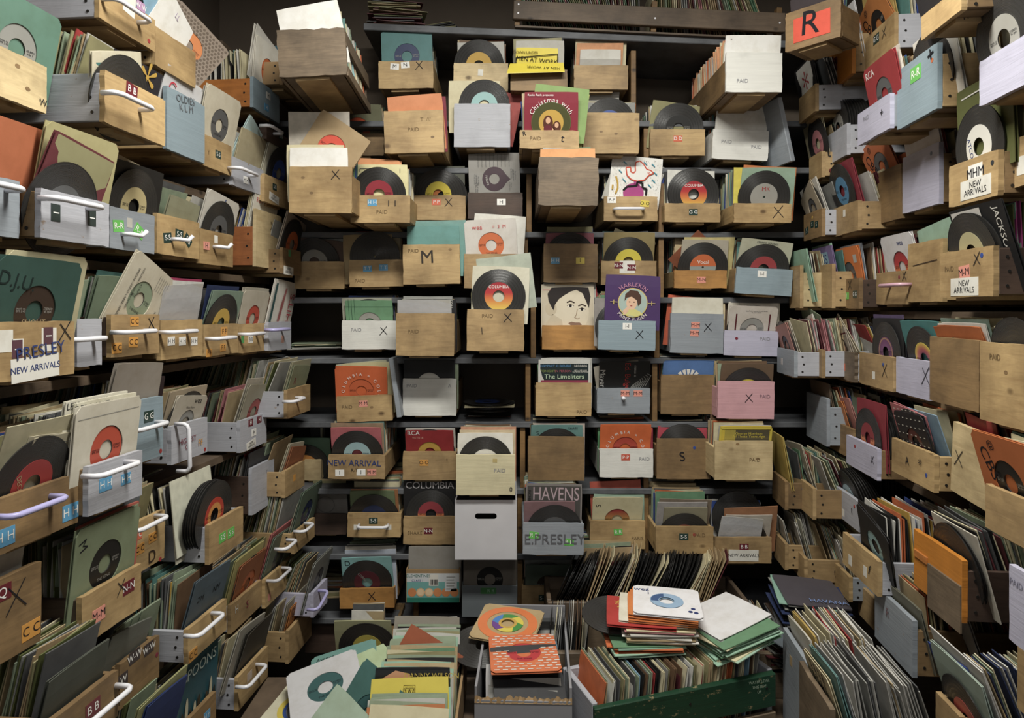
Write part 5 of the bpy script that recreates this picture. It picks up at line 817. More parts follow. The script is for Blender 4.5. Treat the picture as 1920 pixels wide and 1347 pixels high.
Rt(6, 1603, 661, 718, 1553, 'weathered', 'grey brown weathered box with red sticker', [('S', 612, 'a89c8c', 'grey picture sleeve with two oval portraits', None, {'px': 1580, 'art': 'ovals', 'roll': -8, 's': .185}), ('S', 588, 'b0a48c', 'beige sleeve on its corner', None, {'px': 1568, 'roll': -34, 's': .15})], [('s', 'DC', 1581, 688, 'osticker', 0, .032), ('w', '', 1564, 672)], side='lgrey_paint', pal=['cream', 'red', 'white', 'navy', 'gold', 'tan'], lean=18)
Rt(6, 1675, 670, 736, 1611, 'tan', 'grained tan box with blue dot and pen cross', [('D', 604, 'purplering', {'px': 1662, 'lean': 4, 'look': 'black record with purple ringed label'}), ('S', 597, '232224', 'black sleeve with wear ring', None, {'px': 1668, 's': .185, 'lean': 4}), ('S', 590, '5a4a70', 'violet edged sleeve', None, {'px': 1672, 's': .185})], [('x', '', 1659, 696, None, 0, .02), ('d', '', 1656, 684, 'blue'), ('w', '', 1638, 704)], side='tan', pal=['white', 'cream', 'dgrey', 'maroon', 'red'])
Rt(6, 1742, 678, 752, 1680, 'lilac_paint', 'white box with pen cross beside tall brown one', [('D', 612, 'yellowpink', {'px': 1738, 'lean': 4, 'look': 'black record with yellow and pink ringed label'}), ('S', 602, '3f7c7c', 'teal sleeve', None, {'px': 1745, 's': .19, 'lean': 4})], [('x', '', 1736, 706, None, 0, .024)], c=.86)
Rt(6, 1836, 638, 775, 1743, 'brown', 'tall smooth brown board box', [('S', 612, 'b8622c', 'orange paper sleeve folded forward', None, {'px': 1800, 'curl': 4, 'lean': 20, 'tx': (('ring', -.02, .05, .006, .014, 'dbrown'),)}), ('S', 606, 'd8d4cc', 'white sleeve folded over', None, {'px': 1808, 'curl': 4, 'lean': 14}), ('S', 598, '7c9488', 'grey green sleeve', None, {'px': 1815, 's': .19})], [], c=.84, L=.44, pal=['mint', 'cream', 'mint', 'sage', 'white'], lean=12)
Rt(6, 1960, 650, 820, 1837, 'pine', 'tall bowed pine box with one dark knot', [('D', 595, '', {'px': 1905, 'look': 'black record edge, tilted', 'roll': 0})], [('o', '', 1886, 699), ('f', 'PAID', 1866, 670)], c=.83, L=.44)
Rt(7, 1550, 748, 838, 1512, 'grey_paint', 'tall blue grey front pencilled with letters', [('S', 715, '6a5a48', 'brown sleeve', None, {'px': 1540})], [('f', 'SET', 1523, 766)], c=.88)
Rt(7, 1600, 806, 864, 1549, 'brown', 'brown box with faint stamp behind the white one', [('S', 748, 'c07030', 'orange CBS sleeve with pink ringed record', 'pink', {'px': 1574, 's': .182, 'roll': -5, 'tx': CB}), ('S', 742, 'b87870', 'pink edged sleeve', None, {'px': 1590, 'roll': -6})], [('f', 'PAID', 1571, 826)], c=.84)
Rt(7, 1645, 842, 902, 1587, 'lilac_paint', 'white box with red dot and brown side strip', [('D', 766, 'orangemaroon', {'px': 1628, 'lean': 3, 'look': 'black record with orange and maroon label'}), ('S', 752, '8a2a38', 'crimson sleeve', None, {'px': 1636, 's': .19, 'lean': 3})] + [('D', 764 - k * .2, '', {'px': 1655 + 6 * k, 'lean': 3, 'look': f'{ORD[k + 2]} black record behind the crimson sleeve'}) for k in range(5)], [('x', '', 1636, 863, None, 0, .012), ('d', '', 1603, 837, 'red')], side='brown', lean=3, pal=['black', 'black', 'dgrey'], L=.42, c=.83)
Rt(7, 1752, 853, 925, 1672, 'pine', 'pine box pencilled A with blue dot', [('S', 772, '221f26', 'black sleeve patterned with white dashes', 'maroon', {'px': 1718, 'art': 'dashes', 's': .185, 'roll': -3}), ('S', 760, 'b86a70', 'crumpled pink sleeve', None, {'px': 1712, 'curl': 4, 'roll': 6}), ('S', 770, '7fa0b8', 'pale blue sleeve', None, {'px': 1745})], [('p', 'A', 1702, 865, 'ink', 0, .028), ('p', '*', 1726, 873, 'ink', 0, .04), ('d', '', 1737, 892, 'blue')], side='pine', c=.82, L=.42, pal=['cream', 'red', 'tan', 'white', 'kraft', 'orange', 'black'])
Rt(7, 1848, 812, 955, 1782, 'palepine', 'leaning plain tan board box with one pen cross', [], [('x', '', 1798, 860, None, 0, .02)], c=.84, roll=4, fill=.2)
Rt(7, 1950, 950, 1045, 1847, 'tan', 'brown grained box cut by the edge, orange sleeve inside', [('S', 820, 'c0662a', 'large orange CBS sleeve with red and black record', 'black', {'px': 1898, 's': .195, 'lean': 4, 'tx': CB})], c=.80, L=.42, pal=['cream', 'teal', 'lgrey', 'maroon', 'white'])
Rt(8, 1472, 903, 957, 1448, 'brown', 'narrow brown box end by the corner', [('S', 812, 'b8a048', 'mustard yellow sleeve', None, {'px': 1468}), ('S', 838, '8aa088', 'sage sleeve corner', None, {'px': 1458})], c=.80)
Rt(8, 1524, 916, 975, 1477, 'tan', 'brown box with dark green sticker and slatted side', [('D', 862, '', {'px': 1502, 'look': 'large dull black record leaning out', 'roll': 0}), ('S', 826, 'b0a894', 'off white sleeve bent at the corner', None, {'px': 1496, 'curl': 4, 's': .185, 'roll': -6})], [('s', 'I', 1492, 917, 'dgsticker'), ('d', '', 1503, 917, 'navy')], side='brown', pal=['cream', 'tan', 'lgrey', 'maroon', 'khaki', 'sage'], lean=18, L=.42, c=.83)
Rt(8, 1611, 942, 999, 1556, 'lgrey_paint', 'pale grey box with pen plus and red dot', [('D', 884, '9cb8c4', {'px': 1590, 'lean': 8, 'look': 'black record with pale blue label'})] + [('D', 880 - k * .3, '', {'px': 1596 + 6 * k, 'lean': 8, 'look': f'{ORD[k + 2]} black record leaning in the row'}) for k in range(7)], [('p', 't', 1598, 957, 'ink', 0, .03), ('d', '', 1602, 950, 'red'), ('w', '', 1581, 962)], side='grey_paint', L=.42, pal=['black'], lean=8, c=.82)
Rt(9, 1472, 1020, 1070, 1450, 'tan', 'narrow tan box beside the NEW ARRIVALS box', [('S', 966, 'a8a69c', 'grey white sleeve', None, {'px': 1462})], c=.82, pal=['lgrey', 'grey', 'cream'], L=.4)
Rt(9, 1508, 1047, 1094, 1473, 'tan', 'tan box with plain side and one knot', [('S', 970, 'b8b4ac', 'grey white sleeve with dark centre', 'dgrey', {'px': 1490, 'roll': -5, 's': .182, 'tx': (('K', -.05, .04, .03, 'ink'),)}), ('S', 962, 'a8a898', 'pale green edged sleeve', None, {'px': 1500})], c=.84, side='tan', pal=['sage', 'cream', 'lgrey', 'mint', 'tan'], lean=15, L=.42)
Rt(9, 1592, 1082, 1130, 1541, 'pine', 'pine box pencilled A X with nailed grey side', [('S', 1002, 'b4b0ac', 'white sleeve printed wea in black', 'grey', {'px': 1562, 's': .182, 'roll': -5, 'tx': (('wea', -.01, .060, .022, 'ink'),)}), ('S', 994, 'b0a890', 'beige sleeve', None, {'px': 1575})], [('p', 'AX', 1563, 1074, 'ink', 6, .03)], side='grey_paint', c=.82, pal=['cream', 'pink', 'lgrey', 'sage', 'tan'], lean=16, L=.42)
Rt(9, 1646, 1052, 1120, 1580, 'pine', 'pine open box with paper scraps on its front', [('S', 952, '242325', 'big black sleeve turned on its side', '9ccbd4', {'px': 1668, 'cl': .07, 'roll': 18, 's': .188, 'lean': 8})], [('w', '', 1594, 1051, None, 0, .022), ('w', '', 1622, 1072, None, 0, .022), ('p', 'f', 1631, 1070, 'ink', -20, .04)], side='lgrey_paint', c=.74, L=.42, lean=6, pal=['red', 'white', 'blue', 'gold', 'black', 'orange', 'black', 'white'])
Rt(9, 1804, 1050, 1170, 1713, 'orange_paint', 'orange painted drawer front with a wooden patch', [('D', 984, '', {'px': 1790, 'look': 'black record rim leaning back', 'lean': 14}), ('D', 984, '', {'px': 1796, 'look': 'second black rim leaning back', 'lean': 14}), ('S', 982, 'c8c2b4', 'white cream sleeve', None, {'px': 1808, 'lean': 14})], [('B', 'weathered', 1742, 1138, (1803, 1100)), ('B', 'orangewood', 1716, 1042, (1740, 1046))], side='darkbrown', c=.78, L=.44, pal=['cream', 'white', 'dgrey', 'maroon', 'orange', 'black', 'sage'], lean=12)
Rt(9, 1990, 1115, 1275, 1892, 'lilac_paint', 'white drawer front with faded stamp, cut by the edge', [], [('f', 'PAID', 1906, 1096, '7a7a90')], c=.78)
Rt(10, 1638, 1122, 1182, 1609, 'tan', 'tan box front behind the tall grey one', [], [], c=.86)
Rt(10, 1711, 1164, 1272, 1640, 'grey_paint', 'tall blue grey drawer front with slatted side', [('S', 1120, '6a6a5c', 'dark green sleeve', None, {'px': 1725})], [('p', 'R', 1665, 1150, '7a5a60', 0, .03)], side='brown', c=.76, L=.42, pal=['khaki', 'orange', 'dgrey', 'tan', 'black'])
Rt(10, 1790, 1213, 1300, 1755, 'tan', 'tan box front with a blue dot', [('S', 1136, 'a8a4a0', 'translucent white sleeve printed wea', 'dgrey', {'px': 1800, 's': .19, 'roll': -8, 'tx': (('wea', .02, .04, .022, 'ink'),)})], [('d', '', 1770, 1232, 'blue')], c=.86, L=.44, pal=['lgrey', 'grey', 'cream', 'sage', 'lgrey', 'navy', 'maroon'], lean=20)
Rt(10, 1965, 1235, 1380, 1907, 'tan', 'tan box end cut by the picture edge', [], [], c=.84, fill=.3)
Rt(10, 1514, 1247, 1437, 1468, 'grey_paint', 'blue grey box holding the white PolyGram sleeve', [('S', 1172, 'd0cdc4', 'white sleeve printed PolyGram in red', None, {'px': 1508, 's': .182, 'roll': -6, 'tx': (('PolyGram', .0, .02, .044, 'b03040'),)}), ('S', 1166, 'c8a850', 'yellow sleeve', None, {'px': 1524, 'roll': -5}), ('S', 1164, 'd4d0c8', 'white sleeve', None, {'px': 1536, 'roll': -4})], [('w', '', 1483, 1240, 'kraft', 0, .02)], c=.545, shelf=False, tops=.30, L=.22, pal=['white', 'cream', 'white', 'lgrey', 'tan', 'red', 'cream'], lean=14)
Rt(11, 1556, 1330, 1564, 1498, 'weathered', 'weathered box of plastic covered sleeves by the aisle', [('S', 1240, 'c8bc98', 'black and cream patterned sleeve', 'black', {'px': 1540, 's': .182, 'roll': -6, 'tx': (('% & % &\n& % & %', .0, .06, .03, 'ink'),)}), ('S', 1234, '5f8a88', 'teal sleeve under plastic', None, {'px': 1560, 'roll': -6}), ('S', 1230, 'lgrey', 'clear plastic sleeve', None, {'px': 1580, 'plastic': True, 'roll': -6})], [], c=.52, shelf=False, tops=.31, L=.26, side='weathered', pal=['lgrey', 'grey', 'lgrey', 'grey', 'silver', 'dgrey', 'tan'], lean=16)
Rt(11, 1800, 1345, 1430, 1754, 'tan', 'lowest tan box marked M holding a red labelled record', [('D', 1275, 'c05048', {'px': 1822, 'lean': 6, 'look': 'large black record with red label'}), ('S', 1242, '9aaca0', 'pale green sleeve', None, {'px': 1830, 's': .195, 'lean': 8}), ('S', 1222, '28469a', 'bright blue sleeve', None, {'px': 1812, 's': .19, 'roll': -10}), ('S', 1216, 'c8c6c2', 'white plastic sleeve', None, {'px': 1840, 's': .19, 'curl': 4})], [], c=.74, L=.44, pal=['lgrey', 'white', 'cream', 'tan', 'navy', 'sage'], lean=20)
build_sides()

# ---------------------------------------------------------------- racks, piles and cartons in the middle
def slab(mx, col, label, group=None, s=SV, curl=1, **k):
    """a sleeve lying flat: mx puts its face up"""
    return sleeve(mx @ Matrix.Rotation(R(-90), 4, 'X'), col, label, k.pop('hole', None), group, s, k.pop('art', None), k.pop('tx', ()), curl, place=k.pop('place', 'on the pile'), **k)
STUFFED = ('upright sleeves in the long low crate', 'upright sleeves in the green board crate', 'sleeves filed in the grey carton', 'sleeves behind the top plank', 'dusty flat pile on top', 'second dusty pile on top')
def thin(mx, col, label, group):
    if group in STUFFED: STUFF.append((mx, .172, SV, col)); return
    tt = empty('record_sleeve', mx @ Matrix.Translation((0, 0, -SV / 2)), label, 'record sleeve', group)
    obj('cover', random.choice(EDGE_CARD), 'paper', tt, Matrix.Translation((0, 0, SV / 2)), col); return tt
def pile(c, n, z0, yaw, jit, pal, label, group, tilt=(0, 0), spread=.008, step=.0042):
    T = Matrix.Translation(c) @ Matrix.Rotation(R(tilt[0]), 4, 'Y') @ Matrix.Rotation(R(tilt[1]), 4, 'X')
    for k in range(n):
        m_ = T @ Matrix.Translation((random.uniform(-spread, spread), random.uniform(-spread, spread), z0 + k * step)) @ Matrix.Rotation(R(yaw + random.uniform(-jit, jit)), 4, 'Z') @ Matrix.Rotation(R(-90), 4, 'X')
        thin(m_, random.choice(pal), label, group)
    return T, z0 + n * step
def crate(name, mx, W, D, H, mat, label, slats=True, fh=None, sidem=None, cat='crate', fz=0):
    t = empty(name, mx, label, cat); fh = fh or H; sidem = sidem or mat
    obj('front_board', bx(-W/2, W/2, 0, .016, H - fh, H, .002, .002), mat, t)
    if slats: obj('lower_slat', bx(-W/2, W/2, .001, .014, .0, .05, .002), 'weathered', t)
    obj('back_board', bx(-W/2, W/2, D - .014, D, .0, H, .002), sidem, t)
    for sx in (-1, 1): obj('end_board', bx(sx * W/2 - sx * .014, sx * W/2, .016, D - .014, 0, H + .004, .002), sidem, t)
    obj('base_board', bx(-W/2 + .014, W/2 - .014, .016, D - .014, fz, fz + .012), 'weathered', t)
    for u in (-W/2 + .03, W/2 - .03, 0):
        obj('nail', DISC_R.setdefault('nail', annulus(.0002, .0032, .0012, 10)), 'nail_metal', t, Matrix.Translation((u, -.0005, H - fh * .4)))
    return t
# back tray of bare records: front plank from (1023,1133) to (1405,1130)
Y = 2.18; p0, p1 = P(1026, 1192, Y), P(1406, 1192, Y)
M = Matrix.Translation((p0 + p1) / 2 - Vector((0, 0, .055)))
TW = (p1 - p0).length; TH = .157
crate('record_tray', M, TW, .22, TH, 'darkwood', 'long dark plank tray of leaning bare records below the back shelves', fh=.10, fz=TH - .052)
x = -TW / 2 + .035; k = 0
seq = 'DO' + 'D' * 12 + 'KKKKW' + 'DDDDDDD' + 'WRWKKWT' + 'DDDDDDDW' + 'DW' + 'DDDDDDDDDDDDDDDD' + 'WWKWWWW' + 'TKKTKTB'
st = (TW - .14) / len(seq)
for ch in seq:
    ln = 24 + 5 * math.sin(k * .35) + random.uniform(-1.5, 1.5); zc = TH - .038 + .0873 * math.cos(R(ln))
    m_ = M @ Matrix.Translation((x + .0873 * math.sin(R(ln)), .105 + random.uniform(-.004, .004), zc + random.uniform(0, .006))) @ Matrix.Rotation(R(ln), 4, 'Y') @ Matrix.Rotation(R(78 + random.uniform(-2, 2)), 4, 'Z')
    if ch in 'DO': disc(m_, 'orange' if ch == 'O' else '', 'black record with orange label at the near end of the plank tray' if ch == 'O' else 'bare black record leaning among others in the long plank tray', None if ch == 'O' else 'bare records in the long plank tray')
    else: thin(m_ @ Matrix.Rotation(R(random.uniform(-6, 6)), 4, 'Y'), dict(K='kraft', W='cream', R='c8b8a8', T='tan', B='maroon')[ch], 'worn paper sleeve leaning among bare records in the plank tray', 'paper sleeves in the long plank tray')
    x += st; k += 1
# low rack in front of it: rows of sleeves at (1050..1110, 1195..1250)
M = Matrix.Translation(P(1245, 1262, 1.93) - Vector((0, 0, .07)))
crate('record_crate', M, .66, .21, .125, 'weathered', 'long low crate of upright sleeves behind the green board crate', fh=.055)
x = -.31
while x < .31:
    thin(M @ Matrix.Translation((x, .11, .014 + .089)) @ Matrix.Rotation(R(random.uniform(2, 9)), 4, 'Y') @ Matrix.Rotation(R(84), 4, 'Z'), random.choice(['lgrey', 'cream', 'tan', 'dgrey', 'white', 'brown', 'black', 'grey']), 'upright sleeve packed in the long low crate', 'upright sleeves in the long low crate') if x < -.2 or x > .26 else None
    x += .0075
# crate with the green board
Yl, Yr = 1.62, 1.78; A = P(1116, 1330, Yl); Bq = P(1456, 1268, Yr); Bq.z = A.z
yaw = math.atan2(Bq.y - A.y, Bq.x - A.x); GW = math.hypot(Bq.x - A.x, Bq.y - A.y); GM = Matrix.Translation(((A.x + Bq.x) / 2, (A.y + Bq.y) / 2, A.z - .15)) @ Matrix.Rotation(yaw, 4, 'Z')
gt = crate('record_crate', GM, GW, .20, .15, 'green_paint', 'crate with a chipped green painted board, packed with upright sleeves', fh=.085, sidem='lgrey_paint')
for k in range(3): text(gt, ('WATER LEVEL', 'THIS SIDE', 'UP')[k], GW / 2 - .055, .138 - .013 * k, .010, '9ab09a', y=-.003, rot=-2, name='faded_stencil')
x = -GW / 2 + .03; gp = ['sage', 'dgrey', 'cream', 'lgrey', 'tan', 'black', 'grey', 'maroon', 'cream', 'sage', 'khaki', 'brown', 'lblue', 'white', 'red', 'kraft', 'orange']
while x < GW / 2 - .04:
    thin(GM @ Matrix.Translation((x, .108 + random.uniform(-.004, .004), .014 + .089 + random.uniform(0, .004))) @ Matrix.Rotation(R(random.uniform(3, 11)), 4, 'Y') @ Matrix.Rotation(R(86), 4, 'Z'), random.choice(gp), 'upright sleeve packed edge on in the green board crate', 'upright sleeves in the green board crate')
    x += random.uniform(.0055, .0085)
# flat pile on the green crate
pz = GM.translation.z + .15 + .052
gc = P(1245, 1220, 1.86); gc.z = pz
green = ['mint', 'sage', 'mint', '7aa08c', 'cream', 'green', 'lgrey', 'dgrey', '9abca8', 'orange']
T, z = pile(Vector((gc.x - .065, gc.y, pz)), 8, .0, 3, 6, green, 'mint or pale sleeve low in the flat pile on the green crate', 'lower sleeves of the flat pile', (0, 1), .012, .0034)
T, z = pile(Vector((gc.x - .02, gc.y, pz)), 10, z + .001, -4, 5, ['cream', 'lgrey', 'maroon', 'tan', 'white', 'black', 'dgrey', 'pink', 'brown', 'cream'], 'worn sleeve in the middle of the flat pile', 'middle sleeves of the flat pile', (1, 1), .010, .0036)
T2 = T @ Matrix.Translation((0, 0, z))
slab(T2 @ Matrix.Translation((-.045, .004, .004)) @ Matrix.Rotation(R(-8), 4, 'Z'), 'b02c28', 'red sleeve with yellow writing sticking out under the white one', tx=(('Label', -.055, .05, .035, 'gold', 70),))
slab(T2 @ Matrix.Translation((-.010, .012, .009)) @ Matrix.Rotation(R(-10), 4, 'Z'), 'd8d4c4', 'cream sleeve just under the orange ones on the pile')
for k in range(3): slab(T2 @ Matrix.Translation((.012 + .003 * k, .006, .014 + .006 * k)) @ Matrix.Rotation(R(-9 - 2 * k), 4, 'Z'), 'd0762e', f'{ORD[k+1]} orange sleeve below the white topmost one', curl=0)
slab(T2 @ Matrix.Translation((.026, .004, .034)) @ Matrix.Rotation(R(-10), 4, 'Z'), 'dedee4', 'white sleeve printed wea in navy on top of the pile', hole='8fb0c8', art='weapic', curl=0, place='topmost on the flat pile')
# fanned green pile at its right
pile(Vector((gc.x + .175, gc.y - .01, pz + .004)), 13, .0, 22, 12, ['mint', 'sage', 'mint', '7aa08c', 'cream', 'green', '9abca8', 'lgrey', 'yellow'], 'mint green sleeve in the tilted fan beside the flat pile', 'fanned mint sleeves', (-11, 2), .014, .0036)
T = Matrix.Translation((gc.x + .165, gc.y + .02, pz + .054)) @ Matrix.Rotation(R(-10), 4, 'Y') @ Matrix.Rotation(R(4), 4, 'X')
slab(T @ Matrix.Rotation(R(24), 4, 'Z'), 'd4d4d8', 'clean white sleeve on top of the mint green fan')
disc(Matrix.Translation((gc.x - .13, gc.y + .03, pz + .05)) @ Matrix.Rotation(R(-80), 4, 'X'), '', 'bare black record slid under the edge of the flat pile')
# column of sleeves facing the camera
cm = ['cream', 'sage', 'lgrey', 'tan', 'mint', 'khaki', 'cream', 'sage', 'dgrey', 'mint', 'black', 'green', 'lgrey']
ty, tzb = 1.44, .49
t = empty('record_box', Matrix.Translation((-.228, 1.38, tzb - .012)), 'open carton holding the column of sleeves that face forward', 'record box')
obj('front_panel', bx(-.1, .1, 0, .006, 0, .11), 'cardboard', t); obj('back_panel', bx(-.1, .1, .58, .586, 0, .11), 'cardboard', t); obj('base_board', bx(-.1, .1, .006, .58, 0, .006), 'cardboard', t)
for sx in (-1, 1): obj('side_panel', bx(sx * .1, sx * .094, .006, .58, 0, .11), 'cardboard', t)
y = 1.925; k = 0
while y > 1.47:
    ln = -22 + 4 * math.sin(k * .5) + random.uniform(-2, 2); xx = -.236 + random.uniform(-.006, .006) - .00 * k
    m_ = Matrix.Translation((xx, y + .03, tzb + .088 + random.uniform(0, .006))) @ Matrix.Rotation(R(ln), 4, 'X') @ Matrix.Rotation(R(random.uniform(-3, 3)), 4, 'Y')
    if k == 12: sleeve(m_ @ Matrix.Translation((0, 0, .022)) @ Matrix.Rotation(R(28), 4, 'Y'), '9a4c28', 'rust brown sleeve turned on its corner in the column', s=.165)
    elif k == 29: sleeve(m_ @ Matrix.Translation((0, 0, .034)), '18191c', 'dark sleeve with a face, titled DANNY WILSON', art='danny', mat='gloss_print', curl=1)
    elif k == 32: sleeve(m_ @ Matrix.Translation((0, 0, .022)), 'cdbb28', 'bright yellow sleeve with a small boxed W', art='wbox', mat='gloss_print', curl=1, s=.182)
    elif k == 37: thin(m_, 'b8703e', 'orange brown sleeve near the front of the column', None)
    elif k == 2: sleeve(m_ @ Matrix.Translation((0, .0, .012)), '8c857a', 'clear plastic covered grey sleeve at the back of the column', s=.185)
    else: thin(m_, random.choice(cm), 'pale sleeve in the column facing forward from its carton', 'sleeves in the forward facing column')
    y -= .0117; k += 1
# cardboard carton, with sleeves heaped in it
cx0 = P(981, 1320, 1.66); CW = .234; CH = .34; CD = .42
M = Matrix.Translation((cx0.x, 1.66, cx0.z + .006 - CH)) @ Matrix.Rotation(R(-2), 4, 'Z')
t = empty('cardboard_carton', M, 'worn grey cardboard carton with frayed rim, heaped with sleeves', 'carton')
for nm, a in (('front_panel', (-CW/2, CW/2, 0, .006, 0, CH)), ('back_panel', (-CW/2, CW/2, CD, CD + .006, 0, CH + .05)), ('side_panel', (-CW/2, -CW/2 + .006, .006, CD, 0, CH + .03)), ('side_panel', (CW/2 - .006, CW/2, .006, CD, 0, CH + .03)), ('base_panel', (-CW/2 + .006, CW/2 - .006, .006, CD, 0, .006))): obj(nm, bx(*a), 'greyboard', t)
vs, fs = [], []; n = 46                                                    # frayed torn rim
for k in range(n):
    u = -CW/2 + CW * k / (n - 1); h_ = random.uniform(.002, .011); vs += [(u, -.001, CH - .006), (u, .007, CH - .006), (u, .004 + random.uniform(-.004, .004), CH + h_)]
for k in range(n - 1): fs += [(3*k, 3*k+3, 3*k+5, 3*k+2), (3*k+1, 3*k+2, 3*k+5, 3*k+4)]
obj('torn_rim', mesh('rim', vs, fs), 'cardboard', t, None, None, 'frayed brown cardboard rim')
for k in range(22):
    yy = .03 + k * .0175; m_ = M @ Matrix.Translation((random.uniform(-.006, .006), yy + .02, CH - .095 + .0010 * k)) @ Matrix.Rotation(R(-14 + random.uniform(-2, 2)), 4, 'X') @ Matrix.Rotation(R(random.uniform(-3, 3)), 4, 'Y')
    thin(m_, random.choice(['cream', 'lgrey', 'dgrey', 'black', 'white', 'lblue']), 'sleeve filed upright inside the grey cardboard carton', 'sleeves filed in the grey carton')
zt = M.translation.z + CH
def lay(px, py, Y_, z, yaw_, pit, rol): 
    p = ray(px, py) * Y_; return Matrix.Translation((p.x, Y_, z)) @ Matrix.Rotation(R(yaw_), 4, 'Z') @ Matrix.Rotation(R(pit), 4, 'X') @ Matrix.Rotation(R(rol), 4, 'Y')
def atz(px, py, z): k = (ZC - z) / ((py - HY) / F); return k
YY = atz(952, 1170, zt + .055); slab(lay(952, 1170, YY, zt + .055, -14, 6, 2), 'ad9468', 'kraft sleeve with orange ring and rainbow record label', hole='d0a83a', art='orangering', curl=0, place='on the grey carton')
YY = atz(982, 1224, zt + .045); slab(lay(982, 1222, YY, zt + .045, 4, 3, 0), 'cf6a38', 'orange dashed pattern sleeve with red label', hole='b82c34', art='crown', curl=0, place='lying on grey carton')
YY = atz(985, 1262, zt + .02); slab(lay(990, 1264, YY, zt + .008, 8, 30, 0), '232226', 'black sleeve under the orange patterned one', curl=2)
sleeve(M @ Matrix.Translation((-.006, .080, CH - .048)) @ Matrix.Rotation(R(-36), 4, 'X') @ Matrix.Rotation(R(-3), 4, 'Y'), 'a5a2a2', 'crumpled clear plastic sleeve at the front of the grey carton', curl=4, mat='gloss_print')
sleeve(M @ Matrix.Translation((.008, .050, CH - .072)) @ Matrix.Rotation(R(-24), 4, 'X') @ Matrix.Rotation(R(-2), 4, 'Y'), '98928c', 'pinkish white sleeve just behind the front rim of the carton', curl=2)
YY = atz(915, 1208, zt + .03); disc(lay(905, 1215, YY, zt + .025, 0, 12, 0) @ Matrix.Rotation(R(-90), 4, 'X'), '', 'bare black record under the kraft sleeve in the carton')
# white carton with a hand hole, clementine carton, plastic bin below it: back wall, eighth and ninth shelves
p = P(911, 1050, 2.22); M = Matrix.Translation(p); W_ = 116 / F * 2.22; H_ = 112 / F * 2.22
t = empty('storage_carton', M, 'white carton with an oval hand hole on the eighth back shelf', 'carton')
hw, hh = W_ / 2, H_; oz = H_ * .73; ow, oh = .0262, .0088
vs, fs = [], []
def q_(x0, x1, z0, z1): k = len(vs); vs.extend([(x0, 0, z0), (x1, 0, z0), (x1, 0, z1), (x0, 0, z1)]); fs.append((k, k + 1, k + 2, k + 3))
ex = ow + oh
q_(-hw, hw, 0, oz - oh); q_(-hw, hw, oz + oh, hh); q_(-hw, -ex, oz - oh, oz + oh); q_(ex, hw, oz - oh, oz + oh)
for sx in (-1, 1):
    for sz in (-1, 1):
        k = len(vs); vs.append((sx * ex, 0, oz + sz * oh)); vs.extend([(sx * (ow + oh * math.sin(R(a))), 0, oz + sz * oh * math.cos(R(a))) for a in range(0, 91, 15)]); fs.append(tuple(range(k, k + 8)))
obj('front_panel', mesh('front', vs, fs), 'whiteboard', t)
for nm, a in (('side_panel', (-hw, -hw + .004, .001, .36, 0, hh)), ('side_panel', (hw - .004, hw, .001, .36, 0, hh)), ('base_panel', (-hw + .004, hw - .004, .001, .36, 0, .004)), ('back_panel', (-hw, hw, .36, .364, 0, hh))): obj(nm, bx(*a), 'whiteboard', t)
for k in range(4): STUFF.append((M @ Matrix.Translation((0, .05 + .03 * k, .1)), .17, .178, ['black', 'dbrown', 'orange', 'dgrey'][k]))
p = P(812, 1130, 2.33); M = Matrix.Translation(p); W_ = 101 / F * 2.33; H_ = 62 / F * 2.33
t = empty('fruit_carton', M, 'teal and white printed CLEMENTINES carton reused for records', 'carton')
for nm, a, mt in (('front_panel', (-W_/2, W_/2, 0, .004, 0, H_), 'cardboard'), ('side_panel', (-W_/2, -W_/2 + .004, .004, .3, 0, H_), 'cardboard'), ('side_panel', (W_/2 - .004, W_/2, .004, .3, 0, H_), 'cardboard'), ('base_panel', (-W_/2 + .004, W_/2 - .004, .004, .3, 0, .004), 'cardboard')): obj(nm, bx(*a), mt, t)
shape(t, rect(-W_/2 + .002, W_/2 - .002, .002, H_ * .62), '6aa8a4', -.0008, 'printed_ground'); shape(t, rect(-W_/2 + .002, W_/2 - .002, H_ * .62, H_ * .88), 'c8ccd0', -.0008, 'printed_ground'); shape(t, rect(-W_/2 + .002, W_/2 - .002, .0, .016), '1f7a68', -.001, 'printed_ground')
for k in range(6):
    u = -W_/2 + .020 + .0285 * k; shape(t, ell(u, .034, .0145, .0145, 18), 'd0824a' if k in (0, 3, 5, 4) else 'e0b080', -.0012 - .0001 * (k % 2), 'printed_fruit')
    if k in (1, 2): shape(t, ell(u, .034, .011, .011, 14), 'e8c8a0', -.0016, 'printed_fruit')
text(t, 'CLEMENTINES', -.050, H_ * .80, .013, '1f6a5c', -.0014); text(t, 'CLASS 1', -.052, H_ * .66, .011, '2a4a90', -.0014)
shape(t, rect(-.014, .018, H_ * .50, H_ * .84), 'd4d0c8', -.0013, 'printed_panel'); shape(t, rect(.040, .080, H_ * .34, H_ * .86), 'ccd0d4', -.0013, 'printed_panel')
for k in range(9): shape(t, rect(-.009 + .0028 * k, -.0078 + .0028 * k + .0006 * (k % 3), H_ * .54, H_ * .70), 'ink', -.0018, 'printed_bar')
for k in range(5): shape(t, rect(.045, .075 - .004 * (k % 2), H_ * (.40 + .09 * k), H_ * (.425 + .09 * k)), 'grey', -.0018, 'printed_line')
sleeve(Matrix.Translation(p + Vector((.004, .02, .093))) @ Matrix.Rotation(R(2), 4, 'X'), '8e8a84', 'plain grey sleeve standing in the clementine carton')
p = P(918, 1158, 2.30); W_ = 104 / F * 2.3; M = Matrix.Translation(p); t = empty('storage_bin', M, 'grey plastic bin with small white hook under the white carton', 'storage bin')
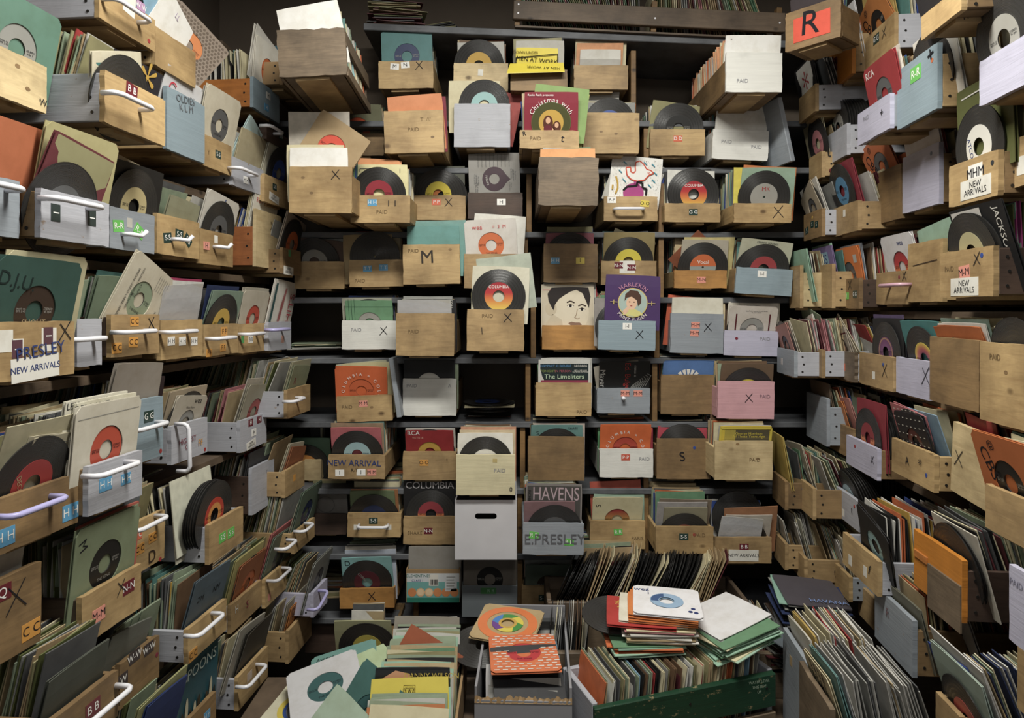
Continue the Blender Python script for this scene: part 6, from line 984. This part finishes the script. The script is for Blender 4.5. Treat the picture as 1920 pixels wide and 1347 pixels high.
for nm, a in (('front_panel', (-W_/2, W_/2, 0, .004, 0, .105)), ('side_panel', (-W_/2, -W_/2 + .004, .004, .35, 0, .105)), ('side_panel', (W_/2 - .004, W_/2, .004, .35, 0, .105)), ('base_panel', (-W_/2 + .004, W_/2 - .004, .004, .35, 0, .004))): obj(nm, bx(*a, .001), 'greyplastic', t)
obj('hook', tube([(.012, 0, .030), (.014, -.014, .030), (.020, -.018, .046)], .0035, 8), 'handle_enamel', t); st = obj('letter_sticker', bx(-.030, .022, -.0008, 0, .078, .098), 'gloss_print', t, None, '3c7a44', 'green sticker'); text(st, 'R R', .004, .088, .016, 'mint', y=-.0013)
sleeve(Matrix.Translation(p + Vector((0, .025, .115))), '6f6860', 'brown sleeve with dark hole in the plastic bin', 'black', place='in the plastic bin'); sleeve(Matrix.Translation(p + Vector((.004, .045, .130))), '5f5850', 'dull brown sleeve with a second dark hole', 'black', place='back of the plastic bin')
# records lying flat on the sixth back shelf
p = P(915, 778, 2.40)
for k in range(7):
    m_ = Matrix.Translation((p.x + random.uniform(-.008, .008), 2.52 + random.uniform(-.01, .01), p.z + .004 + k * .0045)) @ Matrix.Rotation(R(-90), 4, 'X')
    if k == 4: thin(m_, 'cream', 'cream sleeve in the flat stack on the sixth back shelf', None)
    else: disc(m_, 'blue' if k == 6 else '', 'top record with blue label lying on the sixth back shelf' if k == 6 else 'bare record in the flat stack on the sixth back shelf', None if k == 6 else 'flat stack on the sixth back shelf')
# sleeves lying on the fifth back shelf at its end
p = P(580, 655, 2.5)
pile(Vector((p.x, 2.60, p.z + .001)), 6, 0, 12, 12, ['sage', 'cream', 'dgrey', 'lgrey'], 'loose sleeve lying at the dark end of the fifth back shelf', 'loose sleeves on the fifth back shelf', spread=.015, step=.004)
# top of the back unit: flat pile and the plank fronted row
TZ = ZC - (60 - HY) / F * 2.42
pile(Vector((P(740, 40, 2.5).x, 2.56, TZ + .030)), 22, 0, 6, 10, ['dgrey', 'khaki', 'grey', 'dgrey', 'tan', 'brown', 'olive', 'maroon'], 'dusty sleeve in the flat pile on top of the back shelves', 'dusty flat pile on top', spread=.015, step=.0048)
pile(Vector((P(820, 40, 2.5).x, 2.66, TZ + .030)), 14, 0, -14, 10, ['dgrey', 'khaki', 'dgrey', 'maroon'], 'dusty sleeve in the second pile on top of the back shelves', 'second dusty pile on top', spread=.015, step=.0048)
A = P(966, 30, 2.36); Bq = P(1468, 46, 2.36); PW = (Bq - A).length; rl = -math.degrees(math.atan2(Bq.z - A.z, Bq.x - A.x))
M = Matrix.Translation(((A.x + Bq.x) / 2, 2.38, TZ - .018)) @ Matrix.Rotation(R(2.8), 4, 'Y'); RW = PW
t = empty('record_rack', M, 'rack with a scuffed brown plank front along the top of the back shelves', 'rack')
obj('front_plank', bx(-RW/2 - .01, RW/2 + .01, -.012, .006, .020, .084, .002, .002), 'darkwood', t)
obj('back_board', bx(-RW/2, RW/2, .24, .25, 0, .12, .001), 'darkwood', t); obj('base_board', bx(-RW/2, RW/2, .006, .24, 0, .006), 'darkwood', t)
for u in (-RW/2 + .006, .02, RW/2 - .006): obj('post', bx(u - .009, u + .009, .006, .034, .006, .112, .001), 'divider_wood', t)
for u, v in ((-RW/2 + .008, .070), (-RW/2 + .008, .040), (.02, .045), (RW/2 - .01, .05)): obj('screw', DISC_R['nail'], 'handle_enamel', t, Matrix.Translation((u, -.0125, v)))
x = -RW / 2 + .04; k = 0
while x < RW / 2 - .03:
    ln = -13 + 9 * math.sin(x * 9 + 1) + random.uniform(-2, 2); m_ = M @ Matrix.Translation((x - .02, .132, .012 + .089 + random.uniform(0, .005))) @ Matrix.Rotation(R(ln), 4, 'Y') @ Matrix.Rotation(R(88), 4, 'Z')
    if abs(x - .02) > .02: thin(m_, random.choice(['tan', 'cream', 'khaki', 'pink', 'brown', 'lgrey', 'sage', 'olive', 'kraft', 'maroon', 'grey', 'green'] if x < .4 else ['sage', 'khaki', 'green', 'tan', 'yellow', 'cream']), 'upright sleeve filed behind the brown plank of the top rack', 'sleeves behind the top plank')
    x += random.uniform(.0055, .0085)
# dark flat pile at the right
c = P(1525, 1130, 2.02); base = ZC - (1192 - HY) / F * 1.98
T, z = pile(Vector((c.x, 2.06, base)), 20, .0, -6, 7, ['black', 'dgrey', 'black', 'dbrown', 'dgrey', 'maroon', 'grey', 'navy'], 'dark sleeve in the tall dark flat pile by the wall', 'dark flat pile by the wall', (3, 5), .012, .0046)
slab(T @ Matrix.Translation((0, 0, z + .006)) @ Matrix.Rotation(R(-6), 4, 'Z'), '4c4850', 'charcoal sleeve with blue lettering on top of the dark pile', tx=(('HAVANA', .03, -.065, .026, '6f8ac0'),), curl=2, mat='gloss_print')
slab(T @ Matrix.Translation((-.012, .004, z)) @ Matrix.Rotation(R(-12), 4, 'Z'), '7fa898', 'mint sleeve second in the dark pile', curl=2)
slab(Matrix.Translation((c.x - .09, 1.97, base + .004)) @ Matrix.Rotation(R(20), 4, 'Z') @ Matrix.Rotation(R(12), 4, 'Y'), '5c6670', 'slate grey sleeve sliding off beside the dark pile', curl=2)
pile(Vector((c.x - .10, 2.03, base - .064)), 12, 0, 22, 9, ['black', 'dgrey', 'maroon', 'black', 'grey'], 'dark sleeve spilling beside the dark pile', 'spilled dark sleeves', (8, 2), .014, .005)
# loose sleeves heaped at the lower left
z0 = .50
def toss(px, py, z, col, look, yaw_, pit, rol, **k):
    Y_ = atz(px, py, z); return slab(lay(px, py, Y_, z, yaw_, pit, rol), col, look, **k)
hz = z0 + .02
pile(Vector((ray(600, 1330).x * 1.62, 1.62, z0 + .004)), 8, 0, 10, 20, ['mint', 'lblue', 'cream', 'teal', 'sage', 'dgrey'], 'loose sleeve at the bottom of the heap on the low bench', 'bottom of the loose heap', spread=.05, step=.006)
toss(572, 1332, z0 + .062, 'b8b49c', 'white sleeve with a blue and yellow ring', -12, 6, 4, hole='dgrey', tx=(('ring', 0, 0, .052, .066, 'bca82c'), ('ring', 0, 0, .0445, .053, '2c4a88')), curl=0, place='in the loose heap')
toss(645, 1262, z0 + .090, '5f8c86', 'teal sleeve pencilled at its corner', 14, 16, -14, hole='lgrey', tx=(('Avenue', -.05, .07, .016, 'ink'),), curl=0, place='in the loose heap')
toss(690, 1268, z0 + .102, 'a4b890', 'pale green sleeve overlapping the teal one', 38, 12, -6, curl=1)
toss(610, 1288, z0 + .120, 'b4b4b8', 'white grey sleeve with empty dark hole', 22, 14, -14, hole='dteal', curl=0, place='in the loose heap')
sleeve(Matrix.Translation((ray(690, 1305).x * 1.62, 1.62, z0 + .10)) @ Matrix.Rotation(R(-30), 4, 'Z') @ Matrix.Rotation(R(-30), 4, 'X') @ Matrix.Rotation(R(18), 4, 'Y'), '3f6a66', 'dark teal sleeve propped upright with a dark hole', 'dteal', place='propped in the loose heap', tx=(('LS', -.06, -.05, .02, 'ink'),))
sleeve(Matrix.Translation((ray(628, 1345).x * 1.52, 1.52, z0 + .09)) @ Matrix.Rotation(R(-20), 4, 'Z') @ Matrix.Rotation(R(-38), 4, 'X') @ Matrix.Rotation(R(26), 4, 'Y'), '98ac98', 'sage sleeve with torn white edge lowest in the heap', curl=4)
# low bench that carries the middle racks and piles
def bench(x0, x1, y0, y1, zt_, label):
    t = empty('low_bench', Matrix.Translation((0, 0, 0)), label, 'bench'); obj('bench_top', bx(x0, x1, y0, y1, zt_ - .03, zt_, .003), 'darkwood', t)
    for sx in (x0 + .035, x1 - .035):
        for sy in (y0 + .035, y1 - .035): obj('leg', bx(sx - .022, sx + .022, sy - .022, sy + .022, 0, zt_ - .03), 'darkwood', t)
bench(-.72, -.100, 1.30, 2.04, .468, 'dark low bench under the loose heap and the forward facing column')
bench(.160, .96, 1.30, 2.405, .4645, 'dark low bench under the green crate and the long plank tray')
bench(-.096, .156, 1.60, 2.20, .255, 'short dark bench under the grey cardboard carton')
cb = base - .064 - .004
crate('record_crate', Matrix.Translation((c.x - .04, 1.93, .466)), .30, .25, cb - .466, 'weathered', 'plain crate under the dark flat pile by the wall', slats=False)
# ---------------------------------------------------------------- shelving units (built under the boxes they carry)
k_ = (VX - CX) / F
BW0, BW1 = -1.02, 1.22
t = empty('shelving_unit', Matrix.Translation((0, 2.42, 0)), 'grey slate shelving across the back wall, with wooden dividers', 'shelving')
rows = {}
for (w_, r_), zs in SHELFZ.items():
    zs = sorted(zs); rows[(w_, r_)] = zs[0]
SL = {1: rows[('B', 1)]}
for r_ in range(2, 10): SL[r_] = rows[('B', r_)]
lev = [ZC - (y - HY) / F * 2.42 for y in (182, 303, 421, 547, 665, 788, 906, 1020, 1160)]
for i, z in enumerate(lev):
    z = min(z, min(v for v in SHELFZ[('B', i + 1)]) ) if i + 1 < 10 and ('B', i + 1) in SHELFZ else z
    lev[i] = z
    obj('shelf_board', bx(BW0, BW1, 0, .36, z - .020, z, .002), 'slate_shelf', t)
zt_ = TZ; me = bx(BW0 + .40, BW1, -.02, .36, zt_ - .024, zt_, .002); o = obj('shelf_board', me, 'slate_shelf', t)
o.matrix_local = Matrix.Translation((0, 0, 0)) @ Matrix.Rotation(R(2.4), 4, 'Y')
for i, pxs in enumerate(((1188,), (1212,), (992, 1240), (985, 1240), (1000, 1232), (990, 1228), (980, 1212), (975, 1212, 775), (975, 1208, 780))):
    zb = lev[i]; ztop = (lev[i - 1] if i else TZ - .04) - .020
    for px in pxs:
        X = (px - CX) / F * 2.43; obj('divider', bx(X - .009, X + .009, .012, .34, zb, ztop, .001), 'divider_wood', t)
obj('back_board', bx(BW0, BW1, .36, .37, .1, TZ, 0), 'wall_dark', t)
for X in (BW0, BW1): obj('upright', bx(X - .01, X + .01, 0, .37, 0, TZ - .03 - (.03 if X > 0 else 0)), 'darkwood', t)
p = P(1475, 242, 2.32)
t = empty('loose_board', Matrix.Translation(p) @ Matrix.Rotation(R(-12), 4, 'Y') @ Matrix.Rotation(R(18), 4, 'Z'), 'grey painted board leaning in the corner between the two shelf walls', 'board')
obj('board', bx(-.009, .009, 0, .2, -.11, .11, .002), 'grey_paint', t)
p = P(722, 728, 2.36); t = empty('loose_board', Matrix.Translation((P(742, 728, 2.36).x, 2.345, p.z)) @ Matrix.Rotation(R(-8), 4, 'Y'), 'grey slanted divider board beside the orange COLUMBIA sleeve', 'board')
obj('board', bx(-.008, .008, 0, .25, -.10, .104, .002), 'grey_paint', t)
for wl, sg, cs, nrow in (('L', -1, 1.06, 9), ('R', 1, .93, 11)):
    th = math.atan2(1, k_)
    t = empty('shelving_unit', Matrix.Identity(4), f'dark wooden shelving along the {"left" if sg < 0 else "right"} side of the aisle', 'shelving')
    zz = []
    for r_ in range(1, nrow + 1):
        z = rows.get((wl, r_));
        if z is None: continue
        if zz and zz[-1] - z < .14: continue
        if (wl, r_) == ('L', 2): z = sorted(SHELFZ[(wl, r_)])[0]
        zz.append(z)
        y0, y1 = .45, 2.40
        q4 = [(sg * cs + k_ * y0, y0), (sg * cs + k_ * y1, y1), (sg * (cs + .38) + k_ * y1, y1), (sg * (cs + .38) + k_ * y0, y0)]
        vs = [(a, b_, z - .020) for a, b_ in q4] + [(a, b_, z) for a, b_ in q4]
        obj('shelf_board', mesh('shelf', vs, [(0, 1, 2, 3), (4, 5, 6, 7), (0, 1, 5, 4), (1, 2, 6, 5), (2, 3, 7, 6), (3, 0, 4, 7)]), 'darkwood', t)
    for y0 in (.46, 2.38):
        q4 = [(sg * (cs + .01) + k_ * y0, y0), (sg * (cs + .01) + k_ * y0, y0 + .02), (sg * (cs + .38) + k_ * y0, y0 + .02), (sg * (cs + .38) + k_ * y0, y0)]
        vs = [(a, b_, 0) for a, b_ in q4] + [(a, b_, 2.42) for a, b_ in q4]
        obj('upright', mesh('upright', vs, [(0, 1, 2, 3), (4, 5, 6, 7), (0, 1, 5, 4), (1, 2, 6, 5), (2, 3, 7, 6), (3, 0, 4, 7)]), 'darkwood', t)

# ---------------------------------------------------------------- the room
def struct(name, me, mat): o = obj(name, me, mat); o['kind'] = 'structure'; return o
struct('floor', bx(-2.2, 2.4, -2.0, 2.9, -.05, 0), 'floor_dark'); struct('ceiling', bx(-2.2, 2.4, -2.0, 2.9, 2.95, 3.0), 'ceiling_dark')
struct('wall_back', bx(-2.2, 2.4, 2.84, 2.9, 0, 2.95), 'wall_dark')
def slant(name, x):
    vs = []
    for z in (0, 2.95):
        for y0 in (-2.0, 2.84):
            for d in (0, .05 if x > 0 else -.05): vs.append((x + k_ * y0 + d, y0, z))
    struct(name, mesh(name, vs, [(0, 1, 3, 2), (4, 5, 7, 6), (0, 2, 6, 4), (1, 3, 7, 5), (0, 1, 5, 4), (2, 3, 7, 6)]), 'wall_dark')
slant('wall_left', -1.46); slant('wall_right', 1.33)

# ---------------------------------------------------------------- the rest of the filed sleeves: nobody could count these edges
names_ = sorted(set(c for _, _, _, c in STUFF)); vs, fs, mi = [], [], []
me = bpy.data.meshes.new('filed_paper')
for mx, w_, h_, c in STUFF:
    k = len(vs)
    for y in (-.0011, .0011):
        for x, z in ((-w_/2, -h_/2), (w_/2, -h_/2), (w_/2, h_/2), (0, h_/2 - .001), (-w_/2, h_/2)): vs.append(mx @ Vector((x, y, z)))
    fs += [(k, k+1, k+2, k+3, k+4), (k+9, k+8, k+7, k+6, k+5)] + [(k + a, k + (a + 1) % 5, k + 5 + (a + 1) % 5, k + 5 + a) for a in range(5)]; mi += [names_.index(c)] * 7
me.from_pydata(vs, [], fs); me.update()
for c in names_:
    m, nt, b = newmat('filed_' + c); n = noise(nt, coords(nt, (30, 30, 30)), 1.3, 4); cc = C(c)
    nt.links.new(mix(nt, ramp(nt, n, ((.35, 0.0), (.8, .6))), cc, tuple(x * .55 for x in cc)), b.inputs['Base Color']); b.inputs['Roughness'].default_value = .6; me.materials.append(m)
me.polygons.foreach_set('material_index', mi)
o = bpy.data.objects.new('filed_sleeve_edges', me); COL.objects.link(o); o['kind'] = 'stuff'; o['label'] = 'thin edges of the many further sleeves packed behind the front ones'; o['category'] = 'record sleeves'
